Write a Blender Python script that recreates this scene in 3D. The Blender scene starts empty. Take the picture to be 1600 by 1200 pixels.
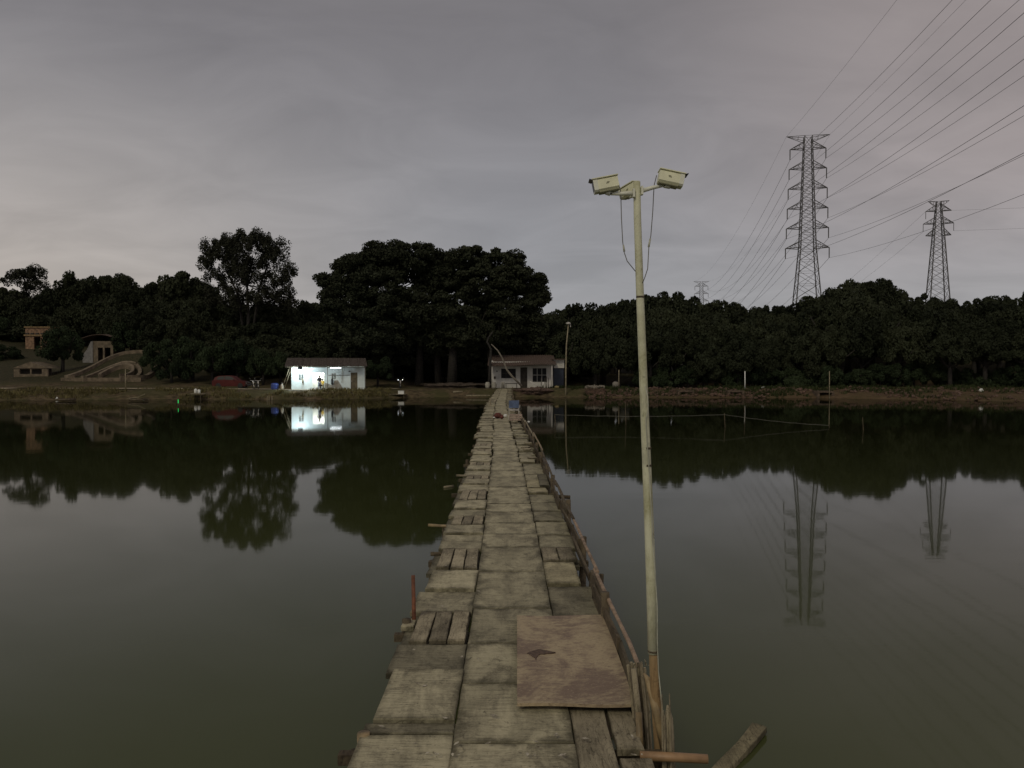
import bpy, bmesh, math, random
import numpy as np
from mathutils import Vector, Matrix, Euler
R = math.radians
random.seed(7); rng = np.random.default_rng(7)
scene = bpy.context.scene
COL = scene.collection

# ------------------------------------------------------------------ camera
CAM_Z = 3.2; F = 1202.0; TH = math.atan(22/F)
cam = bpy.data.cameras.new('Camera'); cam.sensor_width = 36; cam.lens = F/1600*36
cam.clip_start = 0.05; cam.clip_end = 6000
camo = bpy.data.objects.new('Camera', cam); COL.objects.link(camo)
camo.location = (0, 0, CAM_Z); camo.rotation_euler = (math.pi/2-TH, 0, 0)
scene.camera = camo
scene.cycles.max_bounces = 7; scene.cycles.diffuse_bounces = 2; scene.cycles.glossy_bounces = 3; scene.cycles.transmission_bounces = 4
scene.render.resolution_x = 1024; scene.render.resolution_y = 768

# ------------------------------------------------------------------ sky, sun, exposure
SUN_EL, SUN_AZ = 40.0, 205.0          # degrees; azimuth clockwise from +Y (behind the camera)
w = bpy.data.worlds.new('World'); scene.world = w; w.use_nodes = True
nt = w.node_tree; nt.nodes.clear()
def N(nt, t, **k):
    n = nt.nodes.new(t)
    for a, v in k.items():
        if a.startswith('i_'):
            key = a[2:]; key = int(key) if key.isdigit() else key.replace('_', ' ')
            n.inputs[key].default_value = v
        else: setattr(n, a, v)
    return n
def L(nt, a, b, i=0, o=0):
    nt.links.new(a.outputs[o] if isinstance(o, int) else a.outputs[o], b.inputs[i])
def mth(nt, op, a, b=None, clamp=False):
    n = nt.nodes.new('ShaderNodeMath'); n.operation = op; n.use_clamp = clamp
    for i, v in enumerate((a, b)):
        if v is None: continue
        if isinstance(v, (int, float)): n.inputs[i].default_value = v
        else: nt.links.new(v, n.inputs[i])
    return n.outputs[0]
def mixc(nt, fac, a, b, mode='MIX'):
    n = nt.nodes.new('ShaderNodeMix'); n.data_type = 'RGBA'; n.blend_type = mode
    for s, v in ((n.inputs[0], fac), (n.inputs[6], a), (n.inputs[7], b)):
        if isinstance(v, (int, float)): s.default_value = v
        elif isinstance(v, tuple): s.default_value = (*v[:3], 1)
        else: nt.links.new(v, s)
    return n.outputs[2]
def mrange(nt, v, a, b, c=0.0, d=1.0, smooth=True):
    n = nt.nodes.new('ShaderNodeMapRange'); n.interpolation_type = 'SMOOTHSTEP' if smooth else 'LINEAR'
    nt.links.new(v, n.inputs[0])
    for i, x in enumerate((a, b, c, d)): n.inputs[i+1].default_value = x
    return n.outputs[0]
out = N(nt, 'ShaderNodeOutputWorld'); bg = N(nt, 'ShaderNodeBackground'); bg.inputs[1].default_value = 0.1
L(nt, bg, out)
tc = N(nt, 'ShaderNodeTexCoord'); sp = N(nt, 'ShaderNodeSeparateXYZ'); L(nt, tc, sp)
X, Y, Z = sp.outputs
zc = mth(nt, 'MAXIMUM', Z, 0.0)
den = mth(nt, 'ADD', zc, 0.22)
cmb = N(nt, 'ShaderNodeCombineXYZ')
nt.links.new(mth(nt, 'DIVIDE', X, den), cmb.inputs[0]); nt.links.new(mth(nt, 'DIVIDE', Y, den), cmb.inputs[1])
mp = N(nt, 'ShaderNodeMapping'); mp.inputs['Rotation'].default_value = (0, 0, R(24)); mp.inputs['Scale'].default_value = (0.8, 1.15, 1); L(nt, cmb, mp)
n1 = N(nt, 'ShaderNodeTexNoise', i_Scale=3.0, i_Detail=7.0, i_Roughness=0.55, i_Distortion=0.7); L(nt, mp, n1)
n2 = N(nt, 'ShaderNodeTexNoise', i_Scale=0.55, i_Detail=3.0); L(nt, mp, n2)
el = mrange(nt, zc, 0.0, 0.46)
base = mixc(nt, el, (0.330, 0.326, 0.340), (0.200, 0.187, 0.192))
# city glow low on the left, faint pink haze on the right
lf = mth(nt, 'MULTIPLY', mrange(nt, X, 0.02, -0.60), mrange(nt, zc, 0.40, 0.02))
base = mixc(nt, mth(nt, 'MULTIPLY', lf, 0.92), base, (0.50, 0.44, 0.39))
rf = mth(nt, 'MULTIPLY', mrange(nt, X, 0.05, 0.55), mrange(nt, zc, 0.0, 0.25))
base = mixc(nt, mth(nt, 'MULTIPLY', rf, 0.75), base, (0.36, 0.305, 0.29))
f1 = mrange(nt, n1.outputs[0], 0.30, 0.72, 0.90, 1.11, False)
f2 = mrange(nt, n2.outputs[0], 0.30, 0.72, 0.92, 1.09, False)
ff = mth(nt, 'MULTIPLY', f1, f2)
vm = N(nt, 'ShaderNodeVectorMath', operation='SCALE'); nt.links.new(base, vm.inputs[0]); nt.links.new(mth(nt, 'MULTIPLY', ff, 10.0), vm.inputs['Scale'])
sky = N(nt, 'ShaderNodeTexSky'); sky.sky_type = 'NISHITA'; sky.sun_disc = False
sky.sun_elevation = R(SUN_EL); sky.sun_rotation = R(SUN_AZ)
nt.links.new(mixc(nt, 0.95, sky.outputs[0], vm.outputs[0]), bg.inputs[0])

sun = bpy.data.lights.new('Sun', 'SUN'); sun.energy = 0.72; sun.angle = R(14); sun.color = (1.0, 0.92, 0.70)
suno = bpy.data.objects.new('Sun', sun); COL.objects.link(suno)
az, e = R(SUN_AZ), R(SUN_EL)
sdir = Vector((math.sin(az)*math.cos(e), math.cos(az)*math.cos(e), math.sin(e)))
suno.rotation_euler = sdir.to_track_quat('Z', 'Y').to_euler()
vs = scene.view_settings; vs.view_transform = 'Standard'; vs.look = 'None'; vs.exposure = 0.0; vs.gamma = 1.0
vs.use_curve_mapping = False

# ------------------------------------------------------------------ helpers
CT, ST = math.cos(TH), math.sin(TH)
def at(px, py, Yd):
    u = (px-800)/F; v = (600-py)/F
    d = (u, CT+v*ST, -ST+v*CT); k = Yd/d[1]
    return Vector((u*k, Yd, CAM_Z+d[2]*k))
def on(px, py, z):
    u = (px-800)/F; v = (600-py)/F
    d = (u, CT+v*ST, -ST+v*CT); k = (z-CAM_Z)/d[2]
    return Vector((u*k, d[1]*k, z))
def lerp_tab(x, tab):
    xs = [t[0] for t in tab]; ys = [t[1] for t in tab]
    return float(np.interp(x, xs, ys))

class MB:
    def __init__(s): s.v = []; s.f = []
    def add(s, vs, fs):
        b = len(s.v); s.v += [tuple(v) for v in vs]; s.f += [tuple(i+b for i in f) for f in fs]; return s
    def box(s, c, size, rot=None):
        hx, hy, hz = (d/2 for d in size); c = Vector(c)
        vs = [Vector((x*hx, y*hy, z*hz)) for x in (-1, 1) for y in (-1, 1) for z in (-1, 1)]
        if rot is not None:
            m = Euler(rot).to_matrix(); vs = [m @ v for v in vs]
        s.add([c+v for v in vs], [(0,1,3,2),(4,6,7,5),(0,4,5,1),(2,3,7,6),(0,2,6,4),(1,5,7,3)]); return s
    def box2(s, a, b):
        a, b = Vector(a), Vector(b); return s.box((a+b)/2, [abs(b[i]-a[i]) for i in range(3)])
    def tube(s, pts, rad, n=6, cap=True):
        pts = [Vector(p) for p in pts]; m = len(pts)
        if not hasattr(rad, '__len__'): rad = [rad]*m
        b = len(s.v); up = None
        for i, p in enumerate(pts):
            t = (pts[min(i+1, m-1)]-pts[max(i-1, 0)]).normalized()
            if up is None:
                up = Vector((0, 0, 1)) if abs(t.z) < .9 else Vector((1, 0, 0))
            sx = t.cross(up).normalized(); up = sx.cross(t).normalized()
            for k in range(n):
                a = 2*math.pi*(k+.5)/n
                s.v.append(tuple(p+(sx*math.cos(a)+up*math.sin(a))*rad[i]))
        for i in range(m-1):
            for k in range(n):
                k2 = (k+1) % n
                s.f.append((b+i*n+k, b+i*n+k2, b+(i+1)*n+k2, b+(i+1)*n+k))
        if cap:
            s.f.append(tuple(b+k for k in range(n))[::-1]); s.f.append(tuple(b+(m-1)*n+k for k in range(n)))
        return s
    def bar(s, a, b, r): return s.tube([a, b], r, 4)
    def lathe(s, prof, c=(0, 0, 0), n=16):
        b = len(s.v); c = Vector(c); m = len(prof)
        for r, z in prof:
            for k in range(n):
                a = 2*math.pi*k/n; s.v.append((c.x+r*math.cos(a), c.y+r*math.sin(a), c.z+z))
        for i in range(m-1):
            for k in range(n):
                k2 = (k+1) % n; s.f.append((b+i*n+k, b+i*n+k2, b+(i+1)*n+k2, b+(i+1)*n+k))
        s.f.append(tuple(b+k for k in range(n))[::-1]); s.f.append(tuple(b+(m-1)*n+k for k in range(n)))
        return s
    def prism(s, poly, axis, a, bb):
        """poly: 2D points; axis 'y' extrudes (x,z) polygons from y=a to bb; 'z' extrudes (x,y)."""
        n = len(poly); b = len(s.v)
        for d in (a, bb):
            for p in poly:
                s.v.append((p[0], d, p[1]) if axis == 'y' else ((p[0], p[1], d) if axis == 'z' else (d, p[0], p[1])))
        s.f.append(tuple(b+i for i in range(n))[::-1]); s.f.append(tuple(b+n+i for i in range(n)))
        for i in range(n):
            j = (i+1) % n; s.f.append((b+i, b+j, b+n+j, b+n+i))
        return s
    def build(s, name, mat, parent=None, smooth=False, loc=None, fix=True):
        me = bpy.data.meshes.new(name); me.from_pydata(s.v, [], s.f)
        if fix:
            bm = bmesh.new(); bm.from_mesh(me); bmesh.ops.recalc_face_normals(bm, faces=bm.faces); bm.to_mesh(me); bm.free()
        if smooth: me.polygons.foreach_set('use_smooth', [True]*len(me.polygons))
        me.materials.append(mat)
        return link(name, me, parent, loc)
def link(name, me, parent=None, loc=None):
    o = bpy.data.objects.new(name, me); COL.objects.link(o)
    if loc is not None: o.location = loc
    if parent is not None: o.parent = parent
    return o
def tag(o, label, cat, group=None, kind=None):
    if label: o['label'] = label
    if cat: o['category'] = cat
    if group: o['group'] = group
    if kind: o['kind'] = kind
    return o
def thing(name, label, cat, loc=(0, 0, 0), group=None, rz=0):
    o = bpy.data.objects.new(name, None); COL.objects.link(o); o.location = loc; o.rotation_euler = (0, 0, rz)
    return tag(o, label, cat, group)
def struct(o): o['kind'] = 'structure'; return o
def copy_tree(o, parent=None):
    c = o.copy(); COL.objects.link(c); c.parent = parent
    for ch in list(o.children): copy_tree(ch, c)
    return c
def mesh_np(name, v, q, mat):
    me = bpy.data.meshes.new(name)
    nv, nf = len(v), len(q); k = q.shape[1]
    me.vertices.add(nv); me.vertices.foreach_set('co', v.astype(np.float32).ravel())
    me.loops.add(nf*k); me.loops.foreach_set('vertex_index', q.astype(np.int32).ravel())
    me.polygons.add(nf); me.polygons.foreach_set('loop_start', np.arange(0, nf*k, k, dtype=np.int32))
    me.update(calc_edges=True); me.materials.append(mat); return me

# ------------------------------------------------------------------ materials
def mat(name, col, rough=0.8, var=0.25, scale=4.0, bump=0.0, bscale=30.0, metal=0.0, col2=None, spec=None, stretch=(1, 1, 1), detail=6.0):
    m = bpy.data.materials.new(name); m.use_nodes = True; t = m.node_tree
    b = t.nodes['Principled BSDF']; b.inputs['Roughness'].default_value = rough; b.inputs['Metallic'].default_value = metal
    if spec is not None: b.inputs['Specular IOR Level'].default_value = spec
    g = N(t, 'ShaderNodeNewGeometry'); oi = N(t, 'ShaderNodeObjectInfo')
    off = mth(t, 'MULTIPLY', oi.outputs['Random'], 41.0)
    va = N(t, 'ShaderNodeVectorMath', operation='ADD'); t.links.new(g.outputs['Position'], va.inputs[0]); t.links.new(off, va.inputs[1])
    mpn = N(t, 'ShaderNodeMapping'); mpn.inputs['Scale'].default_value = stretch; L(t, va, mpn)
    n = N(t, 'ShaderNodeTexNoise', i_Scale=scale, i_Detail=detail, i_Roughness=0.62); L(t, mpn, n)
    c2 = col2 or tuple(c*(1-var*1.6) for c in col)
    fac = mrange(t, n.outputs[0], 0.32, 0.68)
    t.links.new(mixc(t, fac, c2, tuple(min(1, c*(1+var*.5)) for c in col)), b.inputs['Base Color'])
    if bump:
        nb = N(t, 'ShaderNodeTexNoise', i_Scale=bscale, i_Detail=5.0); L(t, mpn, nb)
        bp = N(t, 'ShaderNodeBump', i_Strength=bump, i_Distance=0.02); t.links.new(nb.outputs[0], bp.inputs['Height']); L(t, bp, b, 'Normal')
    return m
def emit(name, col, s):
    m = bpy.data.materials.new(name); m.use_nodes = True; b = m.node_tree.nodes['Principled BSDF']
    b.inputs['Base Color'].default_value = (*col, 1); b.inputs['Emission Color'].default_value = (*col, 1); b.inputs['Emission Strength'].default_value = s
    return m

def plank_mat(name, lo, hi, grain=(5, 55, 8), edge=0.5, split=.6):
    m = bpy.data.materials.new(name); m.use_nodes = True; t = m.node_tree
    b = t.nodes['Principled BSDF']; b.inputs['Roughness'].default_value = 0.78; b.inputs['Specular IOR Level'].default_value = 0.25
    g = N(t, 'ShaderNodeNewGeometry'); oi = N(t, 'ShaderNodeObjectInfo'); tx = N(t, 'ShaderNodeTexCoord')
    off = mth(t, 'MULTIPLY', oi.outputs['Random'], 63.0)
    va = N(t, 'ShaderNodeVectorMath', operation='ADD'); t.links.new(g.outputs['Position'], va.inputs[0]); t.links.new(off, va.inputs[1])
    def noise(sc, det, st=(1, 1, 1), dist=0.0, ro=0.6):
        mpn = N(t, 'ShaderNodeMapping'); mpn.inputs['Scale'].default_value = st; L(t, va, mpn)
        n = N(t, 'ShaderNodeTexNoise', i_Scale=sc, i_Detail=det, i_Roughness=ro, i_Distortion=dist); L(t, mpn, n); return n.outputs[0]
    blotch = noise(4.0, 9, (1, .55, 1), .5, .68); fibre = noise(1.0, 5, grain); cross = noise(1.0, 4, (grain[1]*.8, grain[0]*.8, 8)); fine = noise(70, 4)
    spots = noise(13, 6, (1, .6, 1), .8, .7)
    v = mth(t, 'ADD', mth(t, 'MULTIPLY', blotch, .62), mth(t, 'MULTIPLY', fibre, .26)); v = mth(t, 'ADD', v, mth(t, 'MULTIPLY', cross, .12))
    c = mixc(t, mrange(t, v, .37, .61), lo, hi)
    c = mixc(t, mth(t, 'MULTIPLY', mrange(t, fine, .35, .7), .35), c, (hi[0]*1.05, hi[1]*1.05, hi[2]*1.08))
    c = mixc(t, mrange(t, spots, .58, .70, 0, .75), c, (lo[0]*.42, lo[1]*.42, lo[2]*.40))       # dirt specks
    moss = noise(2.2, 7, (1, .5, 1), .5, .65)
    c = mixc(t, mrange(t, moss, .50, .68, 0, .38), c, (.115, .105, .065))
    ck = noise(1.0, 3, (grain[0]*.35, grain[1]*.45, 4), 1.2)
    c = mixc(t, mrange(t, mth(t, 'ABSOLUTE', mth(t, 'SUBTRACT', ck, .46)), .016, .004, 0, split), c, (lo[0]*.3, lo[1]*.3, lo[2]*.28))   # splits along the grain
    # dirt gathered along the edges of each piece
    s3 = N(t, 'ShaderNodeSeparateXYZ'); L(t, tx, s3)
    def ed(o): return mth(t, 'MINIMUM', s3.outputs[o], mth(t, 'SUBTRACT', 1.0, s3.outputs[o]))
    em = mth(t, 'ADD', mth(t, 'MINIMUM', ed(0), ed(1)), mth(t, 'MULTIPLY', mth(t, 'SUBTRACT', blotch, .5), .35))
    c = mixc(t, mrange(t, em, .12, -.05, 0, edge), c, (lo[0]*.4, lo[1]*.4, lo[2]*.36))
    c = mixc(t, 1.0, c, oi.outputs['Color'], 'MULTIPLY')
    t.links.new(c, b.inputs['Base Color'])
    h = mth(t, 'ADD', mth(t, 'MULTIPLY', fibre, .6), mth(t, 'MULTIPLY', fine, .4))
    bp = N(t, 'ShaderNodeBump', i_Strength=.55, i_Distance=.008); t.links.new(h, bp.inputs['Height']); L(t, bp, b, 'Normal')
    return m
M_PLX = plank_mat('weathered_board_cross', (.16, .142, .094), (.475, .43, .285), (7, 60, 8), .85)
M_PLY = plank_mat('weathered_board_long', (.155, .13, .085), (.46, .40, .27), (60, 7, 8), .8)
M_BARK = plank_mat('dark_weathered_timber', (.045, .033, .022), (.14, .11, .07), (40, 4, 30), .2)
M_POST = plank_mat('grey_driftwood', (.14, .115, .075), (.36, .31, .21), (60, 60, 3), .1)
M_STICK = mat('bamboo_tan', (.30, .22, .115), .55, .3, 9, .2, stretch=(1, 1, 1))
M_TERRA = mat('orange_bamboo', (.33, .20, .10), .5, .2, 8)
M_RUST = mat('red_rust', (.19, .066, .03), .7, .35, 14, .2)
M_RAIL = mat('pinkish_lath', (.34, .24, .16), .7, .3, 10, .2)
M_WHITE = mat('white_plastic', (.72, .72, .68), .5, .1, 8)
M_LEAFS = {}
def leaf_mat(name, c):
    m = bpy.data.materials.new(name); m.use_nodes = True; t = m.node_tree; b = t.nodes['Principled BSDF']
    b.inputs['Roughness'].default_value = .75; b.inputs['Specular IOR Level'].default_value = .06
    oi = N(t, 'ShaderNodeObjectInfo'); g = N(t, 'ShaderNodeNewGeometry')
    n = N(t, 'ShaderNodeTexNoise', i_Scale=.9, i_Detail=4.0); t.links.new(g.outputs['Position'], n.inputs[0])
    fac = mrange(t, n.outputs[0], .3, .7)
    cc = mixc(t, fac, tuple(x*.65 for x in c), tuple(x*1.35 for x in c))
    tone = N(t, 'ShaderNodeVectorMath', operation='SCALE'); t.links.new(cc, tone.inputs[0]); t.links.new(mrange(t, oi.outputs['Random'], 0, 1, .62, 1.5, False), tone.inputs['Scale']); cc = mixc(t, mth(t, 'MULTIPLY', oi.outputs['Random'], .35), tone.outputs[0], (c[0]*1.25, c[1]*1.0, c[2]*.8))
    t.links.new(cc, b.inputs['Base Color']); return m
M_LEAF = leaf_mat('orchard_leaf', (.028, .034, .020))
M_LEAFB = leaf_mat('banyan_leaf', (.025, .030, .019))
M_LEAFE = leaf_mat('eucalyptus_leaf', (.031, .034, .024))
M_LEAFG = leaf_mat('bush_leaf', (.029, .042, .022))
M_TRUNK = mat('bark', (.034, .029, .024), .9, .4, 6, .5)
M_STEEL = mat('galvanised_steel', (.085, .080, .078), .6, .2, 1)
M_WIRE = mat('wire', (.07, .065, .065), .6, .1, 1)

# ------------------------------------------------------------------ terrain
SHORE = [(-400, 20), (-120, 58), (-80, 78), (-53, 81), (-34, 83), (-25, 83.2), (-16.5, 84.6), (-12, 88.4), (-7, 90), (-2, 89.5), (3.5, 90), (7, 89.3), (20, 89), (33, 88), (42, 84), (52, 77.5), (62, 70), (90, 40), (400, -60)]
BANKW = [(-80, 4), (-30, 2.4), (-14, 2.4), (5, 2.2), (33, 2.6), (42, 5), (52, 9), (70, 14)]
BANKH = [(-80, 1.2), (-34, 1.05), (-24, .93), (-10, .95), (5, 1.0), (14, .95), (33, 1.0), (60, 1.2)]
def sm(t): t = min(1, max(0, t)); return t*t*(3-2*t)
def fnoise(x, y):
    return (math.sin(x*.31+y*.17+1.3)+math.sin(x*.13-y*.41+.4)+.6*math.sin(x*.83+y*.67)+.5*math.sin(x*1.7-y*1.1+2))/3.1
def ground_z(x, y):
    s = lerp_tab(x, SHORE)+.5*fnoise(x*2.2, 3.0); wdt = lerp_tab(x, BANKW); h = lerp_tab(x, BANKH)
    d = y-s
    if y < -14:                                   # the near shore behind the viewer
        return -1.2+2.2*sm((-14-y)/5)
    if abs(x) > 130 and y < 60: 
        return 1.0
    if d < 0: return max(-1.2, d*.45)
    z = h*min(1, (d/wdt))**.7+.10*fnoise(x*3, y*3)*sm(d/2)*(1-sm((d-wdt)/1.5))
    hd = d-wdt-(8 if x < -14 else (13 if x < 6 else 9))
    if hd > 0:
        k = sm((x+26)/10); top = 10.0*(1-k)+7.5*k; tt = min(1, hd/75); z += top*(.8*tt+.2*sm(tt))+.3*fnoise(x*.5, y*.5)*sm(hd/10)
    z += 5.5*math.exp(-((x-61)/13)**2-((y-136)/14)**2)*sm((y-110)/10)+2.5*math.exp(-((x+52)/7.0)**2-((y-107)/4.6)**2)
    if y > 260: z += 10*sm((y-260)/500)
    return z
xs = np.unique(np.concatenate([np.arange(-60, 62, 1.0), np.arange(-140, 141, 6.0), np.array([-3000, -1500, -800, -400, -250, 250, 400, 800, 1500, 3000])]))
ys = np.unique(np.concatenate([np.arange(54, 118, .8), np.arange(-40, 54, 6.0), np.arange(118, 240, 5.0), np.array([-1500, -500, -200, -80, 260, 300, 360, 450, 600, 800, 1200, 2000, 4000])]))
gv = np.array([(x, y, ground_z(x, y)) for y in ys for x in xs]); nx = len(xs)
ii = np.arange((len(ys)-1)*(nx-1)); r_, c_ = ii//(nx-1), ii % (nx-1)
gq = np.stack([r_*nx+c_, r_*nx+c_+1, (r_+1)*nx+c_+1, (r_+1)*nx+c_], 1)
m = bpy.data.materials.new('earth'); m.use_nodes = True; t = m.node_tree; b = t.nodes['Principled BSDF']; b.inputs['Roughness'].default_value = .95; b.inputs['Specular IOR Level'].default_value = .1
g = N(t, 'ShaderNodeNewGeometry')
def gn(sc, d=6.0, st=(1, 1, 1)):
    mpn = N(t, 'ShaderNodeMapping'); mpn.inputs['Scale'].default_value = st; t.links.new(g.outputs['Position'], mpn.inputs[0])
    n = N(t, 'ShaderNodeTexNoise', i_Scale=sc, i_Detail=d, i_Roughness=.65); L(t, mpn, n); return n.outputs[0]
na, nb_, nc = gn(.35), gn(1.6, 6, (1, 1, 3)), gn(5.0)
c = mixc(t, mrange(t, nb_, .35, .65), (.05, .038, .024), (.14, .105, .062))
c = mixc(t, mrange(t, na, .42, .6, 0, .8), c, (.062, .060, .026))
sx = N(t, 'ShaderNodeSeparateXYZ'); t.links.new(g.outputs['Position'], sx.inputs[0])
c = mixc(t, mth(t, 'MULTIPLY', mrange(t, sx.outputs[0], 5, 26), mrange(t, nc, .35, .6, .15, .75)), c, (.11, .070, .042))    # red laterite of the right bank
c = mixc(t, mrange(t, mth(t, 'ADD', sx.outputs[2], mth(t, 'MULTIPLY', nb_, 1.2)), 1.9, 2.6, 0, .88), c, mixc(t, mrange(t, nc, .4, .6), (.022, .025, .013), (.06, .052, .03)))   # undergrowth on the slopes
t.links.new(c, b.inputs['Base Color'])
bp = N(t, 'ShaderNodeBump', i_Strength=.8, i_Distance=.15); t.links.new(nc, bp.inputs['Height']); L(t, bp, b, 'Normal')
me = mesh_np('ground', gv, gq, m); me.polygons.foreach_set('use_smooth', [True]*len(me.polygons))
struct(link('ground', me))
# path along the left bank
pv, pf = [], []
PXS = np.arange(-75, -13, 1.5)
for i, x in enumerate(PXS):
    s = lerp_tab(x, SHORE)+lerp_tab(x, BANKW)
    for k, d in enumerate((.3, 1.6, 3.2)):
        y = s+d+.25*fnoise(x*1.7, 9+k); pv.append((x, y, max(ground_z(x, y), ground_z(x, y+.4))+.05))
for i in range(len(PXS)-1):
    for k in range(2): pf.append((i*3+k, i*3+3+k, i*3+4+k, i*3+1+k))
M_DIRT = mat('pale_dirt', (.40, .33, .22), .95, .3, 1.2, .4, 9)
struct(MB().add(pv, pf).build('path', M_DIRT, smooth=True))

# water
m = bpy.data.materials.new('pond_water'); m.use_nodes = True; t = m.node_tree; b = t.nodes['Principled BSDF']
t.nodes.remove(b); mo = t.nodes['Material Output']
df = N(t, 'ShaderNodeBsdfDiffuse'); dsc = N(t, 'ShaderNodeVectorMath', operation='SCALE'); dsc.inputs[0].default_value = (.074, .086, .031); L(t, dsc, df)
gl = N(t, 'ShaderNodeBsdfGlossy'); gl.inputs['Roughness'].default_value = .036
fr = N(t, 'ShaderNodeFresnel', i_IOR=1.33); mx = N(t, 'ShaderNodeMixShader'); t.links.new(mth(t, 'POWER', mth(t, 'SUBTRACT', 1.0, fr.outputs[0]), 1.3), dsc.inputs['Scale']); L(t, fr, mx, 0); L(t, df, mx, 1); L(t, gl, mx, 2); L(t, mx, mo, 0)
g = N(t, 'ShaderNodeNewGeometry')
def wn(sc, st, d=3.0):
    mpn = N(t, 'ShaderNodeMapping'); mpn.inputs['Scale'].default_value = st; t.links.new(g.outputs['Position'], mpn.inputs[0])
    n = N(t, 'ShaderNodeTexNoise', i_Scale=sc, i_Detail=d, i_Roughness=.5); L(t, mpn, n); return n.outputs[0]
big = wn(.05, (1, 1.6, 1)); rip = wn(1.1, (.5, 1.2, 1)); sml = wn(4.5, (.6, 1.2, 1))
amp = mrange(t, big, .42, .66, .25, 1.0)
h = mth(t, 'MULTIPLY', mth(t, 'ADD', rip, mth(t, 'MULTIPLY', sml, .18)), amp)
bp = N(t, 'ShaderNodeBump', i_Strength=.34, i_Distance=.006); t.links.new(h, bp.inputs['Height']); L(t, bp, gl, 'Normal'); L(t, bp, fr, 'Normal')
struct(MB().add([(-129, -25, 0), (129, -25, 0), (129, 110, 0), (-129, 110, 0)], [(0, 1, 2, 3)]).build('pond_water', m, fix=False))

# weeds on the bank edge (nobody could count them)
def weeds(name, n, xr, dr, hr, mt, label, seed):
    r = np.random.default_rng(seed); V, Q = [], []
    for i in range(n):
        x = r.uniform(*xr); s = lerp_tab(x, SHORE); d = r.uniform(*dr)*max(1, lerp_tab(x, BANKW)/3)
        if fnoise(x*1.3, d*2+seed) < -.1: continue
        y = s+d
        if -3.2 < x < 2 and y < 93: continue
        z = ground_z(x, y)-.03; h = r.uniform(*hr)
        for k in range(3):
            a = r.uniform(0, 6.28); ww = r.uniform(.02, .05); le = r.uniform(.05, .25)
            cx, cy = x+r.normal()*.08, y+r.normal()*.08
            dx, dy = math.cos(a), math.sin(a); bI = len(V)
            V += [(cx-dy*ww, cy+dx*ww, z), (cx+dy*ww, cy-dx*ww, z), (cx+dx*le*.5+dy*ww*.7, cy+dy*le*.5-dx*ww*.7, z+h*.65), (cx+dx*le, cy+dy*le, z+h)]
            Q.append((bI, bI+1, bI+2, bI+3))
    o = link(name, mesh_np(name, np.array(V), np.array(Q), mt)); tag(o, label, 'grass', kind='stuff'); return o
M_WEED = leaf_mat('dry_weed', (.11, .10, .045)); M_WEEDG = leaf_mat('green_weed', (.06, .075, .03))
weeds('bank_grass', 5200, (-75, -14), (.1, 3.2), (.12, .42), M_WEED, 'low dry grass along the left bank of the pond', 3)
weeds('bank_weeds', 8500, (3, 72), (.15, 4.2), (.12, .5), M_WEEDG, 'ragged weeds on the reddish right bank', 5)

# ------------------------------------------------------------------ footbridge
DECK = 1.0
CX = [(0, -.02), (7, -.045), (10, -.065), (14.5, -.13), (18.6, -.18), (23.6, -.27), (32, -.46), (51, -.78), (76, -.85), (90, -.85)]
def cx(y): return lerp_tab(y, CX)
def Yr(py): return on(800, py, DECK).y
bridge = thing('footbridge', 'long narrow footbridge of weathered boards across the pond', 'footbridge')
def slab_mesh(w, l, h, seed, n=4, rough=.012):
    """board outline with uneven edges, bevelled top; origin at centre of its top"""
    r = random.Random(seed); o = []
    for (x0, y0, x1, y1) in ((-1, -1, 1, -1), (1, -1, 1, 1), (1, 1, -1, 1), (-1, 1, -1, -1)):
        for k in range(n):
            u = k/n; px = (x0+(x1-x0)*u)*w/2; py = (y0+(y1-y0)*u)*l/2
            jx, jy = r.uniform(-rough, rough), r.uniform(-rough, rough)
            o.append((px+jx, py+jy))
    m = len(o); bv = .008; mbd = MB(); V = []
    for (s, z) in ((1, -h), (1, -bv), ('i', 0)):
        for (x, y) in o:
            if s == 'i':
                k = 1-bv/max(.05, math.hypot(x, y)); V.append((x*k, y*k, z+r.uniform(-.002, .002)))
            else: V.append((x, y, z))
    Fc = []
    for lv in range(2):
        for i in range(m):
            j = (i+1) % m; Fc.append((lv*m+i, lv*m+j, (lv+1)*m+j, (lv+1)*m+i))
    V.append((0, 0, r.uniform(-.004, .004)))
    for i in range(m): Fc.append((2*m+i, 2*m+(i+1) % m, 3*m))
    me = bpy.data.meshes.new('board'); me.from_pydata(V, [], Fc); return me
VARI = {}
def slab(name, x0, x1, y0, y1, dz=0, tone=1.0, long=False, rot=0, tilt=0, h=.045, tint=(1, 1, 1), near=None):
    w_, l_ = abs(x1-x0), abs(y1-y0); yc = (y0+y1)/2
    near = yc < 13 if near is None else near
    if near:
        me = slab_mesh(w_, l_, h, random.random(), 5, .004); sc = (1, 1, 1)
    else:
        k = (long, random.randrange(6))
        if k not in VARI: VARI[k] = slab_mesh(1, 1, 1, random.random(), 3, .022)
        me = VARI[k]; sc = (w_, l_, h)
    mt = M_PLY if long else M_PLX
    if not me.materials: me.materials.append(mt)
    o = link(name, me, bridge, ((x0+x1)/2+cx(yc), yc, DECK+dz+.0)); o.scale = sc
    o.rotation_euler = (R(random.uniform(-.25, .25)), R(tilt), R(rot)); o.color = (tone*tint[0], tone*tint[1], tone*tint[2], 1)
    return o
rnd = random.Random(21)
LE, LC, RC, RE = -.86, -.315, .41, .86
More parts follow.
